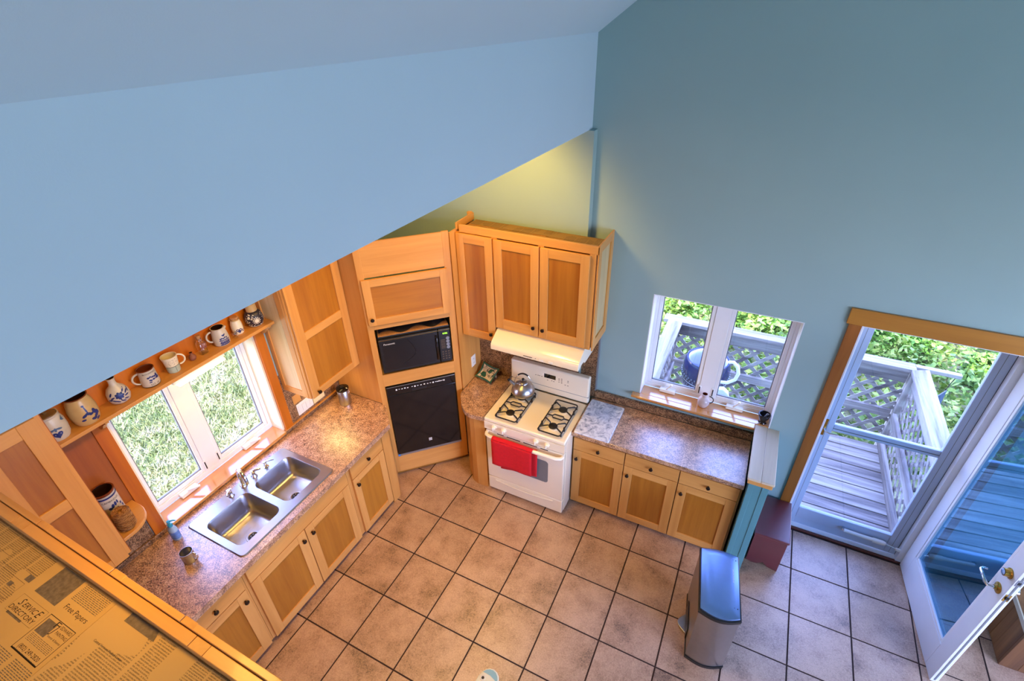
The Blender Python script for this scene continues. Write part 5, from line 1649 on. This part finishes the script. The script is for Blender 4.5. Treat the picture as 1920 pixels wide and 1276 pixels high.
rs = obj('handle_rose', MB().lathe([(0.034, 0), (0.034, 0.004), (0.026, 0.008), (0.014, 0.010), (0.012, 0.022)], n=24).xform(Matrix.Translation((ex, 0, 0.985)) @ Matrix.Rotation(PI / 2, 4, 'X')), M['brass'], dl, local=True, smooth=50)
obj('lever', MB().tube([(ex, -0.020, 0.985), (ex, -0.050, 0.985), (ex - 0.02, -0.058, 0.987), (ex - 0.105, -0.056, 0.992), (ex - 0.118, -0.045, 0.992), (ex - 0.118, -0.02, 0.992)], [0.010, 0.010, 0.010, 0.008, 0.007, 0.006], 10), M['chrome'], rs, local=True, smooth=50)
db_ = obj('deadbolt', MB().lathe([(0.031, 0), (0.031, 0.005), (0.024, 0.008), (0.022, 0.032), (0.0, 0.034)], n=24).xform(Matrix.Translation((ex, 0, 1.125)) @ Matrix.Rotation(PI / 2, 4, 'X')), M['brass'], dl, local=True, smooth=50)
obj('key_face', MB().lathe([(0.019, 0), (0.0, 0.001)], n=18).xform(Matrix.Translation((ex, -0.0342, 1.125)) @ Matrix.Rotation(PI / 2, 4, 'X')), M['chrome'], db_, local=True)
ed = obj('edge_plate', DB(W_, W_ + 0.0015, 0.008, 0.036, 0.955, 1.015), M['brass'], dl, local=True, smooth=0)
obj('latch_bolt', DB(W_ + 0.0015, W_ + 0.008, 0.014, 0.030, 0.975, 0.995), M['iron'], ed, local=True, smooth=0)
ed = obj('edge_plate', DB(W_, W_ + 0.0015, 0.008, 0.036, 1.10, 1.15), M['aluminium'], dl, local=True, smooth=0)
obj('bolt_hole', DB(W_ + 0.0015, W_ + 0.003, 0.015, 0.029, 1.115, 1.135), M['iron'], ed, local=True, smooth=0)
obj('inner_lever', MB().tube([(ex, TH, 0.985), (ex, TH + 0.05, 0.985), (ex - 0.02, TH + 0.056, 0.987), (ex - 0.10, TH + 0.054, 0.99)], [0.010, 0.010, 0.009, 0.007], 10), M['chrome'], dl, local=True, smooth=50)

# ------------------------------------------------------------------ things on the floor
bx = thing('red_bench', 'small red brown painted wooden box bench beside the deck door', 'bench', (3.825, -0.23, 0))
obj('lid', MB().box(3.700, 3.952, -0.455, -0.024, 0.364, 0.386), M['bench'], bx, bevel=0.004)
obj('front_panel', MB().prism([(3.708, 0.030), (3.75, 0.012), (3.79, 0.018), (3.83, 0.055), (3.87, 0.018), (3.90, 0.012), (3.944, 0.001), (3.944, 0.3635), (3.708, 0.3635)], -0.436, -0.418, 'y'), M['bench'], bx, smooth=0)
obj('side_panel', MB().box(3.926, 3.944, -0.4178, -0.03, 0.001, 0.3635), M['bench'], bx, smooth=0)
obj('side_panel', MB().box(3.708, 3.726, -0.4178, -0.03, 0.001, 0.3635), M['bench'], bx, smooth=0)
obj('back_panel', MB().box(3.7265, 3.9255, -0.048, -0.03, 0.001, 0.3635), M['bench'], bx, smooth=0)

tr = thing('trash_can', 'stainless steel step trash can with black rim standing on the tiles', 'trash can', (3.49, -1.175, 0), math.radians(8))
def canloop(z, e=0.0, lx=0.127, ly=0.235, bow=0.035):
    pts = []
    n_ = 10
    x0, x1, y0, y1 = -lx + e, lx - e, -ly + e, ly - e
    for k in range(n_ + 1):
        u = k / n_
        pts.append((x0 + (x1 - x0) * u, y0 - bow * (math.sin(PI * u)), z))
    for k in range(n_ + 1):
        u = k / n_
        pts.append((x1 - (x1 - x0) * u, y1 + bow * (math.sin(PI * u)) * 0.6, z))
    return pts
obj('base', MB().loft([canloop(0.001, 0.0), canloop(0.03, -0.002), canloop(0.032, 0.004)], True, True), M['black'], tr, local=True, smooth=40)
obj('body', MB().loft([canloop(0.033, 0.003), canloop(0.575, 0.003)], False, True), M['steel'], tr, local=True, smooth=40)
obj('rim', MB().loft([canloop(0.576, -0.003), canloop(0.600, -0.004), canloop(0.604, 0.001)], True, True), M['black'], tr, local=True, smooth=40)
ld = obj('lid', MB().loft([canloop(0.6045, 0.006), canloop(0.614, 0.007), canloop(0.622, 0.03), canloop(0.626, 0.06)], True, True), M['steel_lid'], tr, local=True, smooth=50)
tx = text_mb('simplehuman', 0.020).xform(Matrix.Translation((0.088, 0.01, 0.6242)) @ Matrix.Rotation(PI / 2, 4, 'Z'))
obj('brand_print', tx, M['label_white'], ld, local=True, smooth=0)
for y in (-0.17, 0.19):
    obj('rivet', MB().lathe([(0.004, 0), (0.003, 0.002), (0, 0.0025)], (0.085, y, 0.6215), 8).lathe([(0.004, 0), (0.003, 0.002), (0, 0.0025)], (0.105, y, 0.6195), 8), M['black'], ld, local=True)
ped = [(-0.128 - 0.058 * math.sin(PI * k / 12), -0.075 + 0.15 * k / 12, 0) for k in range(13)]
obj('pedal', MB().prism([(p[0], p[1]) for p in ped][::-1], 0.012, 0.022), M['steel'], tr, local=True, smooth=0, bevel=0.003)
obj('side_gap', MB().box(-0.130, -0.1265, -0.11, 0.11, 0.012, 0.14), M['black'], tr, local=True, smooth=0)

# plank chest behind the open door
ch = thing('plank_chest', 'low rough plank wood chest behind the open entry door', 'chest', (5.75, -0.27, 0))
wx = 5.352
k = 0
while wx < 6.2:
    w_ = (0.105, 0.085, 0.12, 0.095)[k % 4]
    obj('plank', MB().box(wx + 0.001, min(wx + w_, 6.2), -0.53 + 0.002 * (k % 2), -0.51, 0.004, 0.408), M['rough_z'], ch, smooth=0, bevel=0.002, seg=1)
    wx += w_
    k += 1
wy = -0.509
k = 0
while wy < -0.03:
    w_ = (0.12, 0.09, 0.11)[k % 3]
    obj('plank', MB().box(5.352 + 0.002 * (k % 2), 5.372, wy, min(wy + w_ - 0.002, -0.022), 0.004, 0.408), M['rough_z'], ch, smooth=0, bevel=0.002, seg=1)
    wy += w_
    k += 1
obj('lid', MB().box(5.345, 6.22, -0.54, -0.022, 0.4085, 0.43), M['rough_z'], ch, smooth=0, bevel=0.003)
obj('lid_edge', MB().box(5.335, 5.3445, -0.545, -0.022, 0.395, 0.432), M['cap'], ch, smooth=0)
obj('filling', MB().box(5.38, 6.18, -0.505, -0.03, 0.01, 0.40), M['toe'], ch, smooth=0)

# folding step stool, only its top loop shows at the lower edge of the picture
ss = thing('step_stool', 'cream step stool with teal pad peeking in at the bottom edge', 'step stool', (2.368, -2.492, 0), math.radians(-3))
HT = 0.62
pl_ = []
for k in range(9):
    a = PI * k / 8
    pl_.append((0.062 * math.cos(a) * 1.0 - 0.0, 0.10 + 0.07 * math.sin(a)))
pl_ += [(-0.062, -0.25), (0.30, -0.25), (0.30, 0.04)]
obj('top_board', MB().prism(pl_, HT - 0.03, HT - 0.008), M['cream_plastic'], ss, local=True, smooth=0, bevel=0.005)
pd = []
for k in range(9):
    a = PI * k / 8
    pd.append((0.052 * math.cos(a), 0.105 + 0.055 * math.sin(a)))
obj('tread_pad', MB().prism(pd + [(-0.052, 0.104), (0.052, 0.104)], HT - 0.0078, HT - 0.004), M['teal_pad'], ss, local=True, smooth=0)
obj('hinge_plate', MB().prism([(-0.06, -0.25), (0.298, -0.25), (0.298, 0.06), (0.06, 0.110), (0.0, 0.126), (-0.045, 0.124), (-0.06, 0.09)], HT - 0.0078, HT + 0.006), M['cream_plastic'], ss, local=True, smooth=0, bevel=0.004)
hc = MB().lathe([(0.016, 0), (0.015, 0.003), (0.009, 0.003), (0.008, -0.001), (0.0, -0.001)], (-0.030, 0.094, HT + 0.006), 18)
obj('screw_cap', hc, M['stone_cream'], ss, local=True)
obj('screw_hole', MB().lathe([(0.0085, 0), (0.0, 0.0006)], (-0.030, 0.094, HT + 0.0065), 14), M['iron'], ss, local=True)
for sx in (-0.045, 0.285):
    obj('leg', MB().tube([(sx, -0.2, HT - 0.03), (sx, -0.38, 0.012)], 0.012, 8), M['cream_plastic'], ss, local=True)
    obj('leg', MB().tube([(sx, 0.02, HT - 0.03), (sx, 0.06, 0.012)], 0.012, 8), M['cream_plastic'], ss, local=True)
obj('lower_tread', MB().box(-0.03, 0.27, -0.32, -0.05, 0.27, 0.29), M['cream_plastic'], ss, local=True, smooth=0)

# ------------------------------------------------------------------ kitchen downlights
for k, y in enumerate((-0.95, -2.0, -3.05)):
    t = thing('ceiling_downlight', 'recessed warm downlight in the low kitchen ceiling ' + ('above the stove', 'above the sink', 'above the tall near cabinet')[k], 'lamp', (1.52, y, 3.28), group='kitchen downlights')
    obj('trim_ring', MB().lathe([(0.055, -0.002), (0.085, -0.006), (0.088, -0.001)], (1.52, y, 3.28), 24), M['white_plastic'], t)
    obj('lens', MB().lathe([(0.0, -0.003), (0.055, -0.002)], (1.52, y, 3.28), 24), M['downlight'], t)
    lamp('downlight_beam', 'SPOT', (1.52, y, 3.25), (125, 132, 80)[k], WARM, target=((0.3, 0.6, 1.0), (1.0, y + 0.02, 0), (1.0, y + 0.02, 0))[k], spot_size=math.radians((150, 116, 118)[k]), spot_blend=(0.5, 0.6, 0.6)[k], shadow_soft_size=0.16)
lamp('shelf_lamp_light', 'AREA', (0.105, -2.08, 1.918), 1.5, (1.0, 0.52, 0.12), target=(0.106, -2.08, 0), shape='RECTANGLE', size=0.08, size_y=0.32)
lamp('cabinet_lamp_light', 'AREA', (0.10, -1.20, 1.294), 1.7, (1.0, 0.62, 0.2), target=(0.101, -1.20, 0), shape='RECTANGLE', size=0.18, size_y=0.48)

# ------------------------------------------------------------------ deck
dk = thing('deck', 'weathered grey board deck outside the glass door', 'deck', (3.65, 0.9, -0.3))
y = 0.21
k = 0
while y < 1.60:
    obj('deck_board', MB().box(2.40, 4.875, y, y + 0.131, -0.082, -0.050 + 0.001 * (k % 2)), M['grey_x'], dk, smooth=0, bevel=0.003, seg=1)
    y += 0.143
    k += 1
obj('joist', MB().box(2.42, 4.86, 0.22, 0.26, -0.25, -0.083).box(2.42, 4.86, 0.9, 0.94, -0.25, -0.083).box(2.42, 4.86, 1.5, 1.54, -0.25, -0.083), M['grey_x'], dk, smooth=0)
rl = thing('deck_railing', 'weathered deck railing with diagonal lattice around the deck', 'railing', (3.65, 1.7, -0.05))
obj('cap_rail', MB().box(2.45, 4.86, 1.675, 1.815, 0.862, 0.900), M['grey_x'], rl, smooth=0, bevel=0.004)
obj('cap_rail', MB().box(4.862, 5.225, 1.745, 1.800, 0.862, 0.902), M['grey_x'], rl, smooth=0, bevel=0.004)
obj('cap_rail', MB().prism([(4.815, 0.205), (4.965, 0.205), (4.965, 1.742), (4.815, 1.674)], 0.863, 0.901), M['grey_y'], rl, smooth=0, bevel=0.004)
obj('cap_rail', MB().box(2.500, 2.655, 0.205, 1.674, 0.863, 0.901), M['grey_y'], rl, smooth=0, bevel=0.004)
obj('fascia_board', MB().box(2.566, 4.83, 1.735, 1.772, 0.705, 0.8615), M['grey_x'], rl, smooth=0, bevel=0.003)
obj('fascia_board', MB().box(4.872, 4.908, 0.21, 1.70, 0.70, 0.8615), M['grey_y'], rl, smooth=0, bevel=0.003)
obj('fascia_board', MB().box(2.565, 2.601, 0.21, 1.70, 0.70, 0.8615), M['grey_y'], rl, smooth=0, bevel=0.003)
obj('mid_rail', MB().box(2.57, 4.82, 1.700, 1.738, 0.285, 0.375), M['grey_x'], rl, smooth=0, bevel=0.003)
obj('mid_rail', MB().box(4.828, 4.866, 0.21, 1.66, 0.285, 0.375), M['grey_y'], rl, smooth=0, bevel=0.003)
obj('mid_rail', MB().box(2.612, 2.65, 0.21, 1.66, 0.285, 0.375), M['grey_y'], rl, smooth=0, bevel=0.003)
obj('bottom_rail', MB().box(4.82, 4.868, 0.21, 1.66, -0.048, 0.03), M['grey_y'], rl, smooth=0, bevel=0.003)
for x, y in ((4.885, 1.745), (2.58, 1.745), (4.885, 0.26), (2.58, 0.26)):
    obj('post', MB().box(x - 0.044, x + 0.044, y - 0.044, y + 0.044, -0.7, 0.8615), M['grey_z'], rl, smooth=0, bevel=0.004)


def lattice(a0, a1, z0, z1, pitch, fn):
    """diagonal strips clipped to the panel; fn(a, z, layer) -> world point"""
    H = z1 - z0
    step = pitch * math.sqrt(2)
    for lay, sgn in ((0, 1), (1, -1)):
        t_ = a0 - H
        while t_ < a1 + H:
            # line: a = t + sgn*(z-z0)
            pts = []
            za, zb = z0, z1
            aa, ab = (t_, t_ + H) if sgn > 0 else (t_ + H, t_)
            lo_, hi_ = 0.0, 1.0
            d_ = ab - aa
            for bound, side in ((a0, 1), (a1, -1)):
                q = (bound - aa) / d_
                if (d_ > 0) == (side > 0): lo_ = max(lo_, q)
                else: hi_ = min(hi_, q)
            if hi_ - lo_ > 0.08:
                p0 = fn(aa + d_ * lo_, z0 + H * lo_, lay)
                p1 = fn(aa + d_ * hi_, z0 + H * hi_, lay)
                nrm = Vector(fn(0, 0, 1)) - Vector(fn(0, 0, 0))
                mb = MB().bar(p0, p1, 0.040, 0.0075, up=nrm)
                obj('lattice_strip', mb, M['grey_x'], rl, smooth=0)
            t_ += step


lattice(2.55, 4.84, -0.04, 0.70, 0.112, lambda a, z, l: (a, 1.744 + 0.008 * l, z))
lattice(0.215, 1.70, -0.04, 0.70, 0.112, lambda a, z, l: (4.888 + 0.008 * l, a, z))
lattice(0.215, 1.70, -0.04, 0.70, 0.112, lambda a, z, l: (2.604 + 0.008 * l - 0.0, a, z))

or_ = thing('hanging_ornament', 'grey metal triangle hung on a chain from the railing board end', 'ornament', (5.19, 1.772, 0.86))
obj('chain', MB().tube([(5.19, 1.772, 0.861), (5.175, 1.772, 0.78), (5.165, 1.772, 0.70)], 0.004, 6), M['iron'], or_)
obj('triangle', MB().prism([(5.175, 0.705), (5.110, 0.575), (5.19, 0.435)], 1.765, 1.779, 'y'), plain('blue_grey_metal', srgb(84, 104, 136), 0.4), or_, smooth=0)

gl_ = thing('patio_grill', 'round blue patio grill with pale lid and white handle on the deck', 'grill', (3.03, 1.0, -0.05))
gc = (3.03, 1.0, 0.0)
obj('bowl', MB().lathe([(0.0, 0.50), (0.08, 0.505), (0.15, 0.55), (0.20, 0.64), (0.222, 0.73), (0.228, 0.80), (0.224, 0.87), (0.212, 0.925), (0.204, 0.942), (0.192, 0.930)], gc, 40), M['grill_blue'], gl_, smooth=50)
obj('lid', MB().lathe([(0.193, 0.929), (0.178, 0.952), (0.11, 0.984), (0.05, 0.995), (0.0, 0.997)], gc, 40), M['grill_lid'], gl_, smooth=50)
hm = MB()
for r, z in enumerate((0.66, 0.69, 0.72, 0.75, 0.78)):
    for k in range(40):
        a = 2 * PI * (k + 0.5 * (r % 2)) / 40
        rr = {0: 0.206, 1: 0.2135, 3: 0.2255, 4: 0.2285}.get(r, 0.22)
        if r == 2: continue
        hm.lathe([(0.008, 0), (0.0, 0.0008)], n=8) if False else None
        c_ = (gc[0] + rr * math.cos(a), gc[1] + rr * math.sin(a), z)
        hm.box(c_[0] - 0.006, c_[0] + 0.006, c_[1] - 0.006, c_[1] + 0.006, z - 0.007, z + 0.007)
obj('vent_holes', hm, M['aluminium'], gl_, kind='stuff', smooth=0)
obj('band', MB().lathe([(0.2205, 0.715), (0.2235, 0.72), (0.2230, 0.725)], gc, 40), M['label_white'], gl_)
hp = [(3.225, 0.92, 1.0), (3.26, 0.89, 1.03), (3.305, 0.88, 1.00), (3.325, 0.87, 0.93), (3.31, 0.86, 0.86), (3.25, 0.83, 0.825), (3.16, 0.81, 0.825), (3.12, 0.82, 0.835)]
obj('handle', MB().tube(hp, 0.017, 10), M['white_plastic'], gl_, smooth=60)
cb_ = obj('control_box', MB().prism([(3.10, 0.73), (3.15, 0.78), (3.23, 0.80), (3.28, 0.76), (3.31, 0.66), (3.24, 0.60), (3.14, 0.63)], 0.74, 0.80, 'y'), M['white_plastic'], gl_, smooth=0, bevel=0.012)
obj('dial', MB().lathe([(0.028, 0), (0.026, 0.012), (0.0, 0.014)], n=18).xform(Matrix.Translation((3.245, 0.74, 0.71)) @ Matrix.Rotation(PI / 2, 4, 'X')), M['grill_blue'], cb_)
for k in range(3):
    a = 2 * PI * k / 3 + 0.5
    obj('leg', MB().tube([(gc[0] + 0.12 * math.cos(a), gc[1] + 0.12 * math.sin(a), 0.57), (gc[0] + 0.24 * math.cos(a), gc[1] + 0.24 * math.sin(a), -0.045)], 0.014, 10), M['aluminium'], gl_)

# ------------------------------------------------------------------ grounds
gd = MB()
gd.add([(-40, -40, -0.72), (40, -40, -0.72), (40, 40, -0.72), (-40, 40, -0.72)], [(0, 1, 2, 3)])
obj('ground', gd, M['lawn'], kind='structure', smooth=0)

rng = np.random.default_rng(4)


def leaves(nl, pos_fn, size, up=0.5):
    """cheap leaf quads: nl leaves, pos_fn(n) -> (n,3)"""
    P = pos_fn(nl)
    d = rng.normal(size=(nl, 3)); d[:, 2] *= 0.6; d /= np.linalg.norm(d, axis=1, keepdims=True)
    e_ = rng.normal(size=(nl, 3)); e_ -= d * (e_ * d).sum(1, keepdims=True); e_ /= np.linalg.norm(e_, axis=1, keepdims=True)
    s = size * rng.uniform(0.6, 1.3, (nl, 1))
    V = np.stack([P - d * s, P + e_ * s * 0.5, P + d * s, P - e_ * s * 0.5], 1).reshape(-1, 3)
    F = np.arange(nl * 4).reshape(-1, 4)
    return V, F


def mesh_np(name, V, F, mat):
    me = bpy.data.meshes.new(name)
    me.from_pydata(V.tolist(), [], F.tolist())
    me.materials.append(mat)
    return me


# lawn blades seen through the sink window
def blades(n, x0, x1, y0, y1, h):
    b = np.stack([rng.uniform(x0, x1, n), rng.uniform(y0, y1, n), np.full(n, -0.72)], 1)
    a = rng.uniform(0, 2 * np.pi, n)
    wd_ = np.stack([np.cos(a), np.sin(a), 0 * a], 1) * 0.010
    tip = b + np.stack([rng.normal(0, 0.05, n), rng.normal(0, 0.05, n), rng.uniform(0.3, 1.0, n) * h], 1)
    V = np.stack([b - wd_, b + wd_, tip], 1).reshape(-1, 3)
    return V, np.arange(n * 3).reshape(-1, 3)


V, F = blades(45000, -6.0, -0.8, -3.2, 1.4, 0.11)
o = bpy.data.objects.new('lawn_grass', mesh_np('lawn_grass', V, F, M['blade']))
COL.objects.link(o)
tag(o, 'pale sunlit lawn grass seen through the sink window', 'grass', kind='stuff')

V, F = leaves(42000, lambda n_: np.stack([rng.uniform(-1.5, 10.5, n_), rng.uniform(2.1, 8.5, n_), -0.72 + rng.uniform(0, 1, n_) ** 1.5 * 0.5], 1), 0.055)
o = bpy.data.objects.new('undergrowth', mesh_np('undergrowth', V, F, M['leaf2']))
COL.objects.link(o)
tag(o, 'bright green leafy undergrowth growing beyond the deck railing', 'plants', kind='stuff')

def blob(n_):
    d = rng.normal(size=(n_, 3)); d /= np.linalg.norm(d, axis=1, keepdims=True)
    r = rng.uniform(0.55, 1.0, (n_, 1)) ** 0.5
    p = d * r
    p[:, 2] = np.abs(p[:, 2]) * 1.1
    return p + 0.12 * np.sin(p[:, [1, 2, 0]] * 7)
sm = []
for k in range(3):
    V, F = leaves(3800, blob, 0.085)
    sm.append(mesh_np('foliage', V, F, M['leaf']))
stem = mesh_of('stem', MB().tube([(0, 0, 0), (0.05, 0.02, 0.5), (0.0, 0.05, 0.9)], [0.05, 0.035, 0.015], 7), M['soil'])
spots = [(2.15, 5.0, 0.50, 'light green shrub seen through the left pane of the back window'),
         (3.55, 5.0, 0.50, 'leafy shrub seen through the right pane of the back window'),
         (5.45, 5.0, 0.55, 'leafy shrub above the railing corner in the storm door glass'),
         (6.75, 4.6, 0.50, 'leafy shrub at the right edge of the storm door glass, past the hanging triangle')]
for k, (x, y, s, lb) in enumerate(spots):
    t = thing('shrub', lb, 'shrub', (x, y, -0.74), group='shrubs beyond the deck')
    t.scale = (s, s, s * 0.85)
    t.rotation_euler = (0, 0, k * 1.3)
    for nm, me in (('foliage', sm[k % 3]), ('stem', stem)):
        o = bpy.data.objects.new(nm, me)
        COL.objects.link(o)
        o.parent = t
